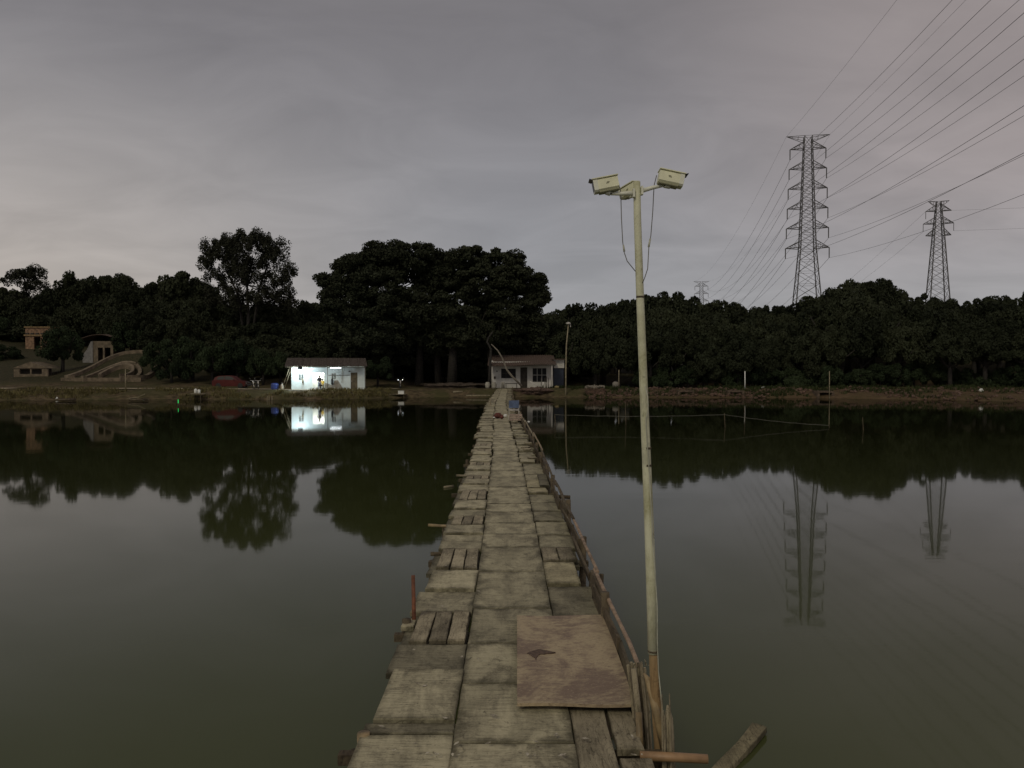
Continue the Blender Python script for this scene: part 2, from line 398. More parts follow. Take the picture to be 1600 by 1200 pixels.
def boards(x0, x1, y0, y1, n, dz, tones):
    w_ = (x1-x0)/n
    for k in range(n):
        slab('plank', x0+k*w_+.006, x0+(k+1)*w_-.006, y0+rnd.uniform(0, .03), y1-rnd.uniform(0, .03), dz+rnd.uniform(-.004, .008), tones[k % len(tones)], True, rnd.uniform(-1.2, 1.2), 0, .035)
# left lane, near pieces taken from the photograph's rows (front row first)
for a, bb, kind, tone in [(1290, 1146, 's', 1.05), (1145, 1129, 'f', .62), (1129, 1049, 'u', 1.06), (1050, 1005, 's', .55), (1004, 955, 'b', 0), (955, 923, 's', .86), (923, 893, 'u', 1.12), (889, 857, 'b2', 0), (857, 845, 's', .85), (845, 835, 's', 1.0), (835, 822, 'u', .95), (821, 806, 'b', 0), (806, 796, 's', .8), (796, 783, 'u', 1.1), (782, 766, 'b2', 0), (767, 757, 's', 1.05), (757, 750, 'u', .95), (750, 743, 'b', 0), (743, 735, 's', 1.0), (735, 728, 'u', 1.1)]:
    y0, y1 = Yr(a), Yr(bb)
    if kind in 'sf': slab('plank', LE+rnd.uniform(-.03, .02), LC+(rnd.uniform(-.004, .002) if kind == 's' else .0), y0+.002, y1-.002, rnd.uniform(-.012, .0), tone, rot=rnd.uniform(-.8, .8))
    elif kind == 'u': slab('plank', LE+.03+rnd.uniform(-.03, .03), LC-.004, y0+.004, y1-.003, .022, tone, rot=rnd.uniform(-1.2, .6), h=.04)
    else:
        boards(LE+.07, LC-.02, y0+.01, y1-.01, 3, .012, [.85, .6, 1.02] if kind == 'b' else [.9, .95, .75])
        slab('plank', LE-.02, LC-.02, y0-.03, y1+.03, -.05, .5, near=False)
slab('plank', LE-.05, LE+.06, Yr(978), Yr(966), .0, .95)
y = Yr(728)
while y < 90.5:
    l_ = rnd.uniform(.55, .95); k = rnd.random(); j = rnd.uniform(-.10, .06) if y > 18 else 0
    if k < .18:
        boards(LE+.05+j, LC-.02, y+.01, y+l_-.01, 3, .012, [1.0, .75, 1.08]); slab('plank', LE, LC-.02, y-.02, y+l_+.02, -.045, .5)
    elif k < .62: slab('plank', LE+j, LC+rnd.uniform(-.05, .0), y+.012, y+l_-.012, rnd.uniform(-.02, .012), rnd.uniform(.72, 1.1), rot=rnd.uniform(-2, 2), tilt=rnd.uniform(-1, 1))
    else: slab('plank', LE+j+.04, LC+rnd.uniform(-.04, .06), y+.02, y+l_-.02, rnd.uniform(.015, .04), rnd.uniform(.9, 1.2), rot=rnd.uniform(-3, 3), h=.05)
    y += l_
# centre lane
cen = [1290, 1160, 1068, 1005, 950, 893, 855, 834, 817, 800, 787, 774, 761, 745, 736, 722]
ct = [1.02, 1.06, .98, .80, .90, .88, .96, 1.0, .95, 1.12, .9, 1.05, .85, 1.1, 1.0]
for i in range(len(cen)-1):
    slab('slab', LC+.002, RC-.004, Yr(cen[i])+.002, Yr(cen[i+1])-.002, rnd.uniform(-.004, .006), ct[i], rot=rnd.uniform(-.35, .35))
y = Yr(722)
while y < 90.5:
    l_ = rnd.uniform(.62, 1.0)
    slab('slab', LC+rnd.uniform(-.03, .04), RC+rnd.uniform(-.08, .0), y+.006, y+l_-.006, rnd.uniform(-.004, .014), rnd.uniform(.92, 1.18), rot=rnd.uniform(-1.3, 1.3)); y += l_
# right lane
y0, y1 = Yr(1290), Yr(1103)
slab('plank', RC+.0, RC+.22, y0, y1, -.006, .72, True); slab('plank', RC+.235, RE-.03, y0, Yr(1180), -.012, .62, True); slab('plank', RC+.245, RE-.05, Yr(1166), y1, -.012, .70, True)
for a, bb, kind, tone in [(1102, 962, 's', .8), (961, 915, 's', .56), (914, 880, 'u', 1.06), (878, 856, 'b', 0), (855, 835, 's', .82), (834, 814, 's', .92), (813, 799, 's', .62), (798, 785, 's', .72), (784, 772, 's', .8), (771, 764, 'u', 1.0), (763, 751, 'u', .95), (750, 741, 's', .98), (740, 724, 's', .9)]:
    y0, y1 = Yr(a), Yr(bb)
    if kind == 's': slab('plank', RC+.004, RE+rnd.uniform(-.02, .02), y0+.003, y1-.003, rnd.uniform(-.014, -.002), tone, rot=rnd.uniform(-.8, .8))
    elif kind == 'u': slab('plank', RC+.0, RE-.10, y0+.012, y1-.006, .016, tone, rot=rnd.uniform(-1, 3), h=.04, tint=(1, .98, .93))
    else:
        boards(RC+.0, RE-.06, y0+.01, y1-.01, 2, .012, [.85, .6]); slab('plank', RC, RE-.02, y0-.02, y1+.02, -.05, .5, near=False)
slab('plank', RE-.20, RE-.02, Yr(762), Yr(745), .05, .42)
y = Yr(724)
while y < 90.5:
    l_ = rnd.uniform(.42, .85); nar = rnd.uniform(.0, .16)
    slab('plank', RC+rnd.uniform(-.05, .03), RE-nar, y+.02, y+l_-.02, rnd.uniform(-.02, .04), rnd.uniform(.62, 1.1), rot=rnd.uniform(-6, 6), tilt=rnd.uniform(-2, 2), h=.05)
    if rnd.random() < .35: 
        x_ = rnd.uniform(RC, RE-.22); slab('plank', x_, x_+.2, y+.05, y+l_*.7, .06, rnd.uniform(.7, 1.2), True, rot=rnd.uniform(-14, 14))
    y += l_
# posts, bearers and stringers
for sx_ in (-1, 1):
    mb = MB(); P = []
    for yy in np.arange(1.5, 91, 2.5): P.append((cx(yy)+sx_*.62, yy, DECK-.20+.02*math.sin(yy*1.7)))
    mb.tube(P, .06, 8); mb.build('stringer', M_BARK, bridge, True)
k = 0
for yy in np.arange(1.9, 89.5, 2.4):
    yj = yy+rnd.uniform(-.3, .3)
    MB().bar((cx(yj)-.92-rnd.uniform(0, .08), yj, DECK-.105), (cx(yj)+.92+rnd.uniform(0, .1), yj, DECK-.10), .045).build('bearer', M_BARK, bridge)
    for sx_ in (-1, 1):
        x_ = cx(yj)+sx_*rnd.uniform(.86, .92); tp = DECK+(rnd.choice([-.12, -.08, .03]) if sx_ < 0 else rnd.uniform(.18, .30))
        if 3.6 < yj < 5.6: tp = DECK-.1
        MB().tube([(x_+rnd.uniform(-.05, .05), yj+.07, -1.0), (x_, yj+.07, .4), (x_+rnd.uniform(-.02, .02), yj+.07, tp)], [.055, .048, .04], 8).build('post', M_BARK, bridge, True)
# low rail with dark side boards on the right
def rail(y0, y1, h0, h1, mt, r=.02, out_=.02, n=5):
    P = []
    for i in range(n+1):
        yy = y0+(y1-y0)*i/n; P.append((cx(yy)+RE+out_+rnd.uniform(-.008, .008), yy, DECK+h0+(h1-h0)*i/n+.01*math.sin(i*1.9)))
    return MB().tube(P, [r*rnd.uniform(.85, 1.1) for _ in P], 6).build('rail', mt, bridge)
rail(4.95, 7.7, .23, .20, M_RAIL, .016); rail(7.5, 10.4, .22, .20, M_RAIL, .016, .03); rail(10.2, 13.6, .22, .24, M_BARK, .022); rail(13.2, 18.5, .20, .30, M_BARK, .02)
rail(18.2, 23, .30, .32, M_STICK, .02, .04); rail(22.6, 29, .26, .30, M_POST, .02, .02); rail(28.6, 38, .25, .2, M_POST, .022, .02); rail(37, 50, .2, .25, M_BARK, .025)
yy = 4.9
while yy < 46:
    l_ = rnd.uniform(.7, 1.6)
    o = MB().box((0, 0, 0), (.026, l_, rnd.uniform(.13, .21))).build('side_board', M_BARK, bridge, loc=(cx(yy+l_/2)+RE+rnd.uniform(-.02, .02), yy+l_/2, DECK+rnd.uniform(.03, .09)))
    o.rotation_euler = (R(rnd.uniform(-3, 3)), R(rnd.uniform(-16, 8)), R(rnd.uniform(-2, 2)))
    yy += l_*rnd.uniform(.72, 1.0)

# ---- things on and beside the bridge
p0 = on(1020, 1153, DECK); PY = 4.62
# plywood sheet
m = bpy.data.materials.new('worn_plywood'); m.use_nodes = True; t = m.node_tree; b = t.nodes['Principled BSDF']; b.inputs['Roughness'].default_value = .6; b.inputs['Specular IOR Level'].default_value = .3
tx = N(t, 'ShaderNodeTexCoord')
def pn(sc, st, d=7.0, ds=.3):
    mpn = N(t, 'ShaderNodeMapping'); mpn.inputs['Scale'].default_value = st; L(t, tx, mpn, 0, 'Object')
    n = N(t, 'ShaderNodeTexNoise', i_Scale=sc, i_Detail=d, i_Roughness=.66, i_Distortion=ds); L(t, mpn, n); return n.outputs[0]
a1, a2, a3 = pn(1.9, (1, .7, 1), 8.0, .9), pn(7.0, (1, 3.5, 1)), pn(30, (1, 3.0, 1))
v = mth(t, 'ADD', mth(t, 'MULTIPLY', a1, .72), mth(t, 'MULTIPLY', a2, .28))
c = mixc(t, mrange(t, v, .445, .575), (.42, .335, .21), (.215, .155, .11))
c = mixc(t, mrange(t, a3, .50, .66, 0, .75), c, (.155, .11, .078)); c = mixc(t, mrange(t, pn(60, (1, 1, 1)), .56, .66, 0, .5), c, (.50, .40, .27))
t.links.new(c, b.inputs['Base Color'])
bp = N(t, 'ShaderNodeBump', i_Strength=.3, i_Distance=.004); t.links.new(a3, bp.inputs['Height']); L(t, bp, b, 'Normal')
q = [on(808, 1100, DECK+.05), on(994, 1103, DECK+.05), on(943, 962, DECK+.05), on(808, 962, DECK+.05)]
ctr = sum(q, Vector())/4; ctr.z = DECK+.034
g_ = 8; V = []; Fc = []
for lv, zz in enumerate((0, .02)):
    for i in range(g_+1):
        for j in range(g_+1):
            u, vv = j/g_, i/g_
            p = (q[0]*(1-u)+q[1]*u)*(1-vv)+(q[3]*(1-u)+q[2]*u)*vv
            V.append((p.x-ctr.x, p.y-ctr.y, zz+.016*(u-.5)**2*4*(1-vv)*(u > .5)+.006*math.sin(u*5+vv*3)))
n_ = (g_+1)**2
for i in range(g_):
    for j in range(g_):
        a = i*(g_+1)+j; Fc.append((n_+a, n_+a+1, n_+a+g_+2, n_+a+g_+1)); Fc.append((a, a+g_+1, a+g_+2, a+1))
for k in range(g_):
    for (a, b2) in ((k, k+1), (g_*(g_+1)+k+1, g_*(g_+1)+k), ((k+1)*(g_+1), k*(g_+1)), (k*(g_+1)+g_, (k+1)*(g_+1)+g_)):
        Fc.append((a, b2, n_+b2, n_+a))
ply = MB().add(V, Fc).build('plywood_sheet', m, loc=ctr); tag(ply, 'worn reddish brown plywood sheet lying on the near right deck', 'plywood sheet')
pat = [(823, 1022), (828, 1020), (834, 1018.5), (842, 1016), (848, 1017.2), (855, 1018), (861, 1019.6), (868, 1020.6), (861, 1022), (855, 1022.4), (850, 1023.6), (845, 1023.4), (841, 1025.5), (839, 1028), (837.5, 1033), (835.5, 1029), (832, 1027.5), (829, 1025)]
PP = [on(px, py, ctr.z+.02) for px, py in pat]
M_PEEL = mat('bare_brown_ply', (.12, .078, .055), .85, .3, 30)
MB().prism([(p.x-ctr.x, p.y-ctr.y) for p in PP], 'z', .018, .0295).build('peeled_patch', M_PEEL, ply)

mb = MB(); r7 = random.Random(8)
for i in range(150):
    yy = 4.3+40*r7.random()**2.2; xx = cx(yy)+r7.uniform(-.82, .80); k_ = r7.uniform(.006, .022); a = r7.uniform(0, 6.3)
    zz = DECK+.028; P = [(xx+k_*math.cos(a+q_)*(1.5 if j % 2 else .7), yy+k_*math.sin(a+q_)*(1.5 if j % 2 else .7), zz+r7.uniform(0, .006)) for j, q_ in enumerate((0, 1.57, 3.14, 4.71))]
    mb.add(P, [(0, 1, 2, 3)])
tag(mb.build('deck_litter', mat('dry_scraps', (.45, .41, .32), .9, .5, 40, col2=(.10, .08, .05)), fix=False), 'small dry leaves and pale scraps scattered over the deck', 'litter', kind='stuff')
# camera pole
pole = thing('camera_pole', 'tall pale bamboo pole carrying three security cameras beside the bridge', 'pole')
M_POLE = plank_mat('pale_bamboo', (.40, .39, .23), (.68, .675, .50), (30, 30, 3), .0, 0.0)
M_POLEB = plank_mat('brown_stake', (.15, .095, .045), (.32, .215, .105), (40, 40, 4), .0, .2)
def pp(px, py, yo=0): return at(px, py, PY+yo)
MB().tube([pp(1035, 1290), pp(1033, 1200), pp(1024, 1085), pp(1020.5, 1017)], [.034, .033, .030, .026], 10).build('lower_post', M_POLEB, pole, True)
P = [pp(1020.5, 1021), pp(1017, 900), pp(1013, 790), pp(1007, 640), pp(1000, 460), pp(996, 340), pp(995, 284)]
MB().tube(P, [.0315, .030, .028, .0255, .0235, .022, .021], 12).build('upper_pole', M_POLE, pole, True)
for a_, rr in ((pp(1020.5, 1017), .0322), (pp(1011, 727), .0274), (pp(1010.5, 700), .0270), (pp(1000.2, 464), .0242)):
    MB().tube([a_-Vector((0, 0, .006)), a_+Vector((0, 0, .006))], rr, 12).build('node_ring', M_BARK, pole, True)
M_CABLE = mat('grey_cable', (.16, .15, .13), .6, .2, 10); M_ROPE = mat('wet_rope', (.13, .125, .105), .7, .2, 6); M_CABLEW = mat('pale_cable', (.5, .5, .4), .5, .2, 10)
cab = [(1008, 603), (1012, 620), (1013, 640), (1009, 655), (1011, 690), (1014, 730), (1018, 800), (1020, 850), (1024, 900), (1027, 950), (1027, 1000), (1029, 1050), (1034, 1100), (1041, 1150), (1043, 1200), (1043, 1260)]
MB().tube([pp(a, b_, -.035) for a, b_ in cab], .0035, 5).build('data_cable', M_CABLEW, pole, True)

M_CAM = mat('cream_camera_shell', (.84, .83, .60), .45, .08, 10); M_CAMW = mat('white_bracket', (.80, .80, .68), .45, .06, 10)
M_BLACK = mat('black_plastic', (.02, .02, .02), .35, .1, 5); M_GREYM = mat('grey_print', (.30, .29, .20), .6, .1, 5); M_UNDER = mat('cream_shell_shaded', (.34, .335, .22), .5, .1, 10)  # M_UNDER: cream shell colour darkened to carry the underside shade
def sec_cam(label, c, front, rotz, tilt, roll, cable, clamp):
    """camera built along +X (lens at +X), origin at body centre"""
    T = thing('security_camera', label, 'security camera', c, 'security cameras on the bamboo pole')
    T.rotation_euler = (0, 0, 0)
    def part(mb, name, mt, parent=T, smooth=False):
        Mx = Matrix.Rotation(rotz, 4, 'Z') @ Matrix.Rotation(tilt, 4, 'Y') @ Matrix.Rotation(roll, 4, 'X')
        mb.v = [tuple(Mx @ Vector(v)) for v in mb.v]; return mb.build(name, mt, parent, smooth)
    def rr_box(x0, x1, hw, z0, z1, ch):
        poly = [(-hw+ch, z0), (hw-ch, z0), (hw, z0+ch), (hw, z1-ch), (hw-ch, z1), (-hw+ch, z1), (-hw, z1-ch), (-hw, z0+ch)]
        return MB().prism(poly, 'x', x0, x1)
    part(rr_box(-.070, .052, .035, -.040, .034, .010), 'housing', M_CAM)
    part(rr_box(.052, .078, .037, -.042, .036, .010), 'front_bezel', M_CAMW)
    part(rr_box(.078, .080, .028, -.030, .026, .006), 'lens_window', M_BLACK)
    part(MB().box((.004, 0, .0368), (.158, .080, .005)), 'sunshade', M_CAM)
    part(MB().box((.088, 0, .036), (.020, .07, .004), (0, -.5, 0)), 'visor', M_BLACK)
    part(rr_box(-.066, .050, .028, -.050, -.040, .004), 'underside', M_UNDER)
    mbm = MB()
    s_ = 1 if math.cos(rotz) < 0 else -1
    poly = [(-.016, .0), (-.002, .0), (.004, -.012), (-.010, -.012)]
    yq = s_*.0352
    part(MB().prism([(x_*1.2-.0, z_*1.0+.006) for x_, z_ in poly], 'y', yq-.0006, yq+.0006), 'printed_mark', M_GREYM)
    # bracket in world axes
    if clamp is None or not cable: T.scale = (.84, .84, .84)
    C = Vector(c)
    j0 = Vector(front); k0 = Vector(clamp)
    MB().tube([C-C+Vector((0, 0, -.045)), (j0-C)], [.017, .014], 8).build('swivel', M_CAMW, T, True)
    mid = (j0+k0)/2; mid.z = k0.z+(j0.z-k0.z)*.62
    MB().tube([j0-C, mid-C, k0-C], [.0085, .012, .014], 8).build('arm', M_CAMW, T, True)
    MB().box(k0-C, (.012, .04, .05)).build('wall_plate', M_CAMW, T)
    MB().tube([Vector((0, 0, -.004))+(j0-C)+Vector((0, -.016, 0)), (j0-C)+Vector((0, -.021, 0))], .004, 6).build('screw', M_BLACK, T)
    if cable:
        Pc = [Vector(p)-C for p in cable['pts']]; MB().tube(Pc, .0028, 5).build('cable', M_CABLE, T, True)
        a_, b_ = cable['plug']; MB().tube([Vector(a_)-C, Vector(b_)-C], [.0052, .0062], 6).build('connector', M_CABLEW, T, True)
cl = at(947, 288, PY-.02)
sec_cam('left cream security camera on the pole, lens pointing left', cl, at(954, 303, PY-.02), math.pi, R(11), R(4),
        {'pts': [at(966, 284, PY+.02), at(970, 300, PY+.02), at(971, 340, PY), at(973, 378, PY-.01), at(975, 393, PY-.02), at(980, 408, PY-.03), at(993, 424, PY-.03)], 'plug': (at(974, 383, PY-.015), at(975.5, 393, PY-.02))}, at(990, 302, PY-.015))
cr = at(1047, 279, PY-.02)
sec_cam('right cream security camera on the pole, lens pointing right', cr, at(1037, 290, PY-.02), 0, R(12), R(-6),
        {'pts': [at(1026, 274, PY+.02), at(1022, 290, PY+.02), at(1020, 330, PY), at(1017, 368, PY-.01), at(1014, 384, PY-.02), at(1012, 420, PY-.03), at(1007, 435, PY-.03), at(1004, 442, PY-.02)], 'plug': (at(1016, 373, PY-.015), at(1013.5, 386, PY-.02))}, at(1003, 298, PY-.015))
cm = at(984, 297, PY+.085)
sec_cam('middle cream security camera behind the pole, seen from its back', cm, at(988, 308, PY+.06), R(128), R(14), R(-8), None, at(995, 306, PY+.012))

# posts and splintered wood at the lower right
def post_thing(name, label, cat, pts, rad, mt, n=8, group=None):
    base = Vector(pts[0]); o = MB().tube([Vector(p)-base for p in pts], rad, n).build(name, mt, None, True, loc=base)
    return tag(o, label, cat, group)
splay = thing('splintered_post', 'grey splintered post with frayed flat top beside the plywood sheet', 'post', at(1000, 1240, 4.85))
bz = Vector(splay.location)
for k in range(6):
    x_ = 981+k*5.2; tp = 1036+rnd.uniform(-3, 8)+abs(k-2)*1.5
    MB().tube([at(998+k*4.5, 1245, 4.86+.02*(k % 2))-bz, at(990+k*4.6, 1110, 4.86+.02*(k % 2))-bz, at(x_, tp, 4.86+.02*(k % 2))-bz], [.011, .0125, .010], 5).build('strip', M_POST, splay)
for k in range(7):
    a_ = at(990+rnd.uniform(-4, 24), 1040, 4.85); MB().tube([a_-bz, a_-bz+Vector((rnd.uniform(-.02, .03), 0, rnd.uniform(.015, .04)))], .0025, 4).build('splinter', M_POST, splay)
post_thing('short_stake', 'short yellowish stake with dark ring at the deck edge', 'stake', [at(1004, 1230, 4.55), at(1000, 1165, 4.6), at(998, 1113, 4.66)], [.022, .022, .021], M_STICK)
post_thing('dark_ring_stake', 'grey stake standing behind the short yellowish stake', 'stake', [at(1001, 1180, 4.74), at(996, 1100, 4.76), at(990, 1045, 4.78)], [.02, .02, .018], M_POST)
post_thing('splinter_branch', 'tan split branch leaning against the camera pole foot', 'branch', [at(1042, 1190, 4.55), at(1024, 1105, 4.6), at(1013, 1062, 4.66), at(1006, 1052, 4.7)], [.022, .026, .02, .006], M_STICK, 6)
sg = thing('grey_post', 'grey fibrous post with slanted top right of the camera pole', 'post', at(1050, 1250, 4.5))
bz = Vector(sg.location)
MB().tube([Vector((0, 0, 0)), at(1046, 1150, 4.5)-bz, at(1045, 1122, 4.5)-bz, at(1043, 1102, 4.5)-bz], [.03, .028, .025, .006], 8).build('shaft', M_POST, sg, True)
for px_, t_ in ((1034, 1085), (1037, 1110), (1046, 1084)):
    MB().tube([at(px_+3, 1220, 4.46)-bz, at(px_+1, 1130, 4.47)-bz, at(px_, t_, 4.48)-bz], [.008, .007, .003], 5).build('strip', M_POST, sg)
post_thing('orange_bamboo', 'short orange bamboo end jutting right from under the deck', 'bamboo pole', [at(1000, 1181, 4.42), at(1052, 1183, 4.42), at(1106, 1186, 4.40)], [.027, .027, .026], M_TERRA, 10)
# half sunken board at the lower right
pa, pb = on(1100, 1235, .03), on(1187, 1140, .02)
dv = (pb-pa).normalized(); ln = (pb-pa).length
fb = thing('sunken_board', 'grey weathered board slanting out of the water at lower right', 'board', (pa+pb)/2)
fbm = slab_mesh(.125, ln, .05, 5, 6, .012); fbm.materials.append(M_PLY); o = link('board', fbm, fb, (0, 0, .03)); o.rotation_euler = (R(1.0), 0, math.atan2(-dv.x, dv.y)); o.color = (.62, .62, .55, 1)
# left side bits
post_thing('rust_red_stake', 'rust red flat stake at the left deck edge', 'stake', [at(649, 1010, 6.75), at(647, 968, 6.75), at(645.5, 899, 6.75)], [.024, .023, .02], M_RUST, 4)
post_thing('bamboo_stub', 'yellow bamboo end jutting left over the water', 'bamboo pole', [at(740, 825, 10.95), at(700, 822.5, 10.95), at(669, 820.5, 10.95)], .022, M_STICK)
post_thing('dark_timber_stub', 'dark timber end jutting left, nearest the reflected tree top', 'timber', [at(700, 866, 9.3), at(673, 865.5, 9.3)], .026, M_BARK)
post_thing('thin_timber_stub', 'thin grey timber end jutting left far along the bridge', 'timber', [at(745, 744, 16.1), at(713, 743, 16.1)], .025, M_POST)
post_thing('floating_stick', 'pale stick floating left of the bridge', 'stick', [on(694, 761.5, .02), on(708, 759.5, .02)], .035, M_POST)
post_thing('edge_stump', 'mossy post end at the lower left corner of the deck', 'post', [at(572, 1290, 4.62), at(568, 1145, 4.62)], [.045, .04], M_STICK)
post_thing('right_timber_stub', 'dark timber end jutting right over bright water', 'timber', [at(860, 775, 14.2), at(891, 777, 14.2)], .035, M_BARK)
post_thing('right_edge_stake', 'short stake standing on the right deck edge beyond the cameras', 'stake', [at(939, 945, 7.6), at(940, 897, 7.6)], .022, M_BARK)
post_thing('white_stake', 'whitish stake left of the far bridge end', 'stake', [at(766, 660, 47), at(766, 622, 47)], .06, M_POST)
# chair, crate, bags far along the deck
YC = 33.8
ch = thing('chair', 'blue plastic chair with pale metal legs on the bridge', 'chair', (at(803, 655, YC).x, YC, DECK+.03))
M_BLUE = mat('blue_plastic', (.13, .18, .31), .5, .2, 6); M_PALEM = mat('pale_metal', (.55, .52, .48), .5, .2, 6); M_PINK = mat('pinkish_crate', (.42, .32, .26), .7, .25, 12)
for sx_ in (-1, 1):
    for sy_ in (-1, 1): MB().bar((sx_*.23, sy_*.2, 0), (sx_*.21, sy_*.18, .40), .018).build('leg', M_PALEM, ch)
    MB().bar((sx_*.21, -.18, .40), (sx_*.21, -.25, .84), .018).build('back_post', M_PALEM, ch)
MB().box((0, 0, .415), (.46, .42, .03)).build('seat', M_PALEM, ch)
MB().add(*(lambda V: (V, [(0,1,3,2),(4,6,7,5),(0,4,5,1),(2,3,7,6),(0,2,6,4),(1,5,7,3)]))([(x_, y_, z_) for x_ in (-.22, .22) for (y_, z_) in ((-.19, .50), (-.27, .84), (-.21, .50), (-.29, .84))])).build('backrest', M_BLUE, ch)
crt = thing('slatted_crate', 'pinkish slatted crate in front of the blue chair', 'crate', (at(806, 657, 32.9).x, 32.9, DECK+.03))
for zz in (.04, .14, .24):
    for (c_2, s_) in (((0, -.17, zz), (.5, .02, .06)), ((0, .17, zz), (.5, .02, .06)), ((-.26, 0, zz), (.02, .32, .06)), ((.26, 0, zz), (.02, .32, .06))): MB().box(c_2, s_).build('slat', M_PINK, crt)
MB().box((0, 0, .015), (.48, .30, .02)).build('base', M_PINK, crt)
def lump(name, label, cat, loc, size, mt, seed=1, group=None, sub=2, par=None, rough=0):
    bm = bmesh.new(); bmesh.ops.create_icosphere(bm, subdivisions=sub, radius=1); r = random.Random(seed)
    ph = [r.uniform(0, 6) for _ in range(6)]
    for v_ in bm.verts:
        k_ = 1+.16*math.sin(v_.co.x*4+ph[0])*math.sin(v_.co.y*5+ph[1])+.12*math.sin(v_.co.z*6+ph[2])
        if rough: k_ += rough*r.uniform(-1, 1)+.25*math.sin(v_.co.x*11+ph[3])*math.sin(v_.co.y*7+ph[4])
        v_.co = Vector((v_.co.x*size[0]*k_, v_.co.y*size[1]*k_, max(-.85, v_.co.z)*size[2]*k_+size[2]*.85))
    me = bpy.data.meshes.new(name); bm.to_mesh(me); bm.free(); me.polygons.foreach_set('use_smooth', [True]*len(me.polygons)); me.materials.append(mt)
    o = link(name, me, par, loc)
    return tag(o, label, cat, group) if label else o
M_RED = mat('red_net', (.11, .028, .018), .8, .4, 14); M_GREYS = mat('grey_stone', (.22, .20, .17), .9, .3, 3, .5, 8)
lump('net_bag', 'red netting heaped on the bridge left of the blue chair', 'net bag', (at(778, 650, 34.5).x, 34.5, DECK+.03), (.20, .15, .13), M_RED, 3)
lump('net_bag', 'small red net bag between heap and white bag', 'net bag', (at(784, 651, 34).x, 34.0, DECK+.03), (.09, .08, .1), M_RED, 4)
lump('plastic_bag', 'white plastic bag next to the blue chair', 'bag', (at(789.5, 648, 35.2).x, 35.2, DECK+.03), (.09, .08, .08), M_WHITE, 5)
lump('paper_scrap', 'small white scrap at the left of the red netting', 'scrap', (at(772, 650, 34.3).x, 34.3, DECK+.05), (.05, .04, .03), M_WHITE, 6)
# ------------------------------------------------------------------ pylons and lines
def pylon(name, label, loc, yaw, H, arms, topw, midz, midw, basew, toparm, ins, scale=1.0):
    T = thing(name, label, 'pylon', loc, 'lattice pylons', yaw)
    def wid(z):
        return midw+(topw-midw)*(z-midz)/(H-midz) if z > midz else basew+(midw-basew)*z/midz
    lr = .18
    for sx_ in (-1, 1):
        for sy_ in (-1, 1):
            P = [(sx_*wid(z)/2, sy_*wid(z)/2, z) for z in (0, midz, H)]
            MB().tube(P, [lr*1.25, lr, lr*.8], 4).build('leg', M_STEEL, T)
    mb = MB(); z = 0.0
    while z < H-1:
        w0 = wid(z); dz_ = max(1.9, w0*(.62 if z < midz else .55)); z1 = min(H, z+dz_); z1 = H if H-z1 < 1.05 else z1; w1 = wid(z1)
        for a in range(4):
            def cn(i, ww, zz):
                i %= 4; sx_, sy_ = ((-1, -1), (1, -1), (1, 1), (-1, 1))[i]; return (sx_*ww/2, sy_*ww/2, zz)
            mb.bar(cn(a, w0, z), cn(a+1, w1, z1), .062); mb.bar(cn(a+1, w0, z), cn(a, w1, z1), .062)
            mb.bar(cn(a, w1, z1), cn(a+1, w1, z1), .05)
        z = z1
    o = mb.build('bracing', M_STEEL, T, fix=False); o['kind'] = 'stuff'
    tips = []
    for i, (z, hw) in enumerate(arms):
        up = 2.0
        for sx_ in (-1, 1):
            ww = wid(z)/2; wu = wid(z+up)/2; tip = Vector((sx_*hw, 0, z)); mb = MB()
            for sy_ in (-1, 1):
                b0 = Vector((sx_*ww, sy_*ww, z)); b1 = Vector((sx_*wu, sy_*wu, z+up)); mb.bar(b0, tip, .12); mb.bar(b1, tip, .11)
                for k in (1, 2): mb.bar(b0.lerp(tip, k/3), b1.lerp(tip, k/3), .05); mb.bar(b0.lerp(tip, (k-1)/3), b1.lerp(tip, k/3), .05)
            mb.bar((sx_*ww, -ww, z), (sx_*ww, ww, z), .06)
            mb.build('crossarm', M_STEEL, T, fix=False)
            if ins:
                MB().tube([tip, tip-Vector((0, 0, ins))], [.16, .15], 5).build('insulator', M_STEEL, T)
            tips.append((i, sx_, tip-Vector((0, 0, ins))))
    for sx_ in (-1, 1):
        mb = MB(); tip = Vector((sx_*toparm, 0, H+.2)); ww = wid(H)/2
        for sy_ in (-1, 1):
            b1 = Vector((sx_*ww, sy_*ww, H)); b0 = Vector((sx_*wid(H-1.6)/2, sy_*ww, H-1.6)); mb.bar(b1, tip, .08); mb.bar(b0, tip, .08)
            for k in (1, 2): mb.bar(b0.lerp(tip, k/3), b1.lerp(tip, k/3), .05)
        mb.build('earthwire_arm', M_STEEL, T, fix=False); tips.append((-1, sx_, tip))
    Mx = Matrix.Translation(loc) @ Matrix.Rotation(yaw, 4, 'Z')
    return T, [(i, s_, Mx @ tp) for i, s_, tp in tips]
D1 = 225.0; b1x = at(1260, 578, D1).x; G1 = ground_z(b1x, D1)-.2
zt = at(1260, 213, D1).z-G1
k1 = D1/F
levels = [at(1260, 232.5+i*31.0, D1).z-G1 for i in range(6)]
armw = [(levels[i], 4.95+.22*i) for i in range(6)]
YAW = R(-11)
T1, tips1 = pylon('pylon', 'tallest six armed lattice pylon behind the right hill', (b1x, D1, G1), YAW, zt, armw, 2.1, levels[5], 4.2, 4.2+.165*levels[5], 6.0, 3.0)
D3 = 600.0; b3 = at(1096, 440, D3)
T3 = copy_tree(T1); T3.location = (b3.x, D3, b3.z-zt); T3.rotation_euler = (0, 0, YAW)
T3['label'] = 'tiny distant lattice pylon on the horizon right of the cameras'
D2 = 240.0; b2x = at(1464, 578, D2).x; G2 = ground_z(b2x, D2)-.2
H2 = at(1464, 315, D2).z-G2
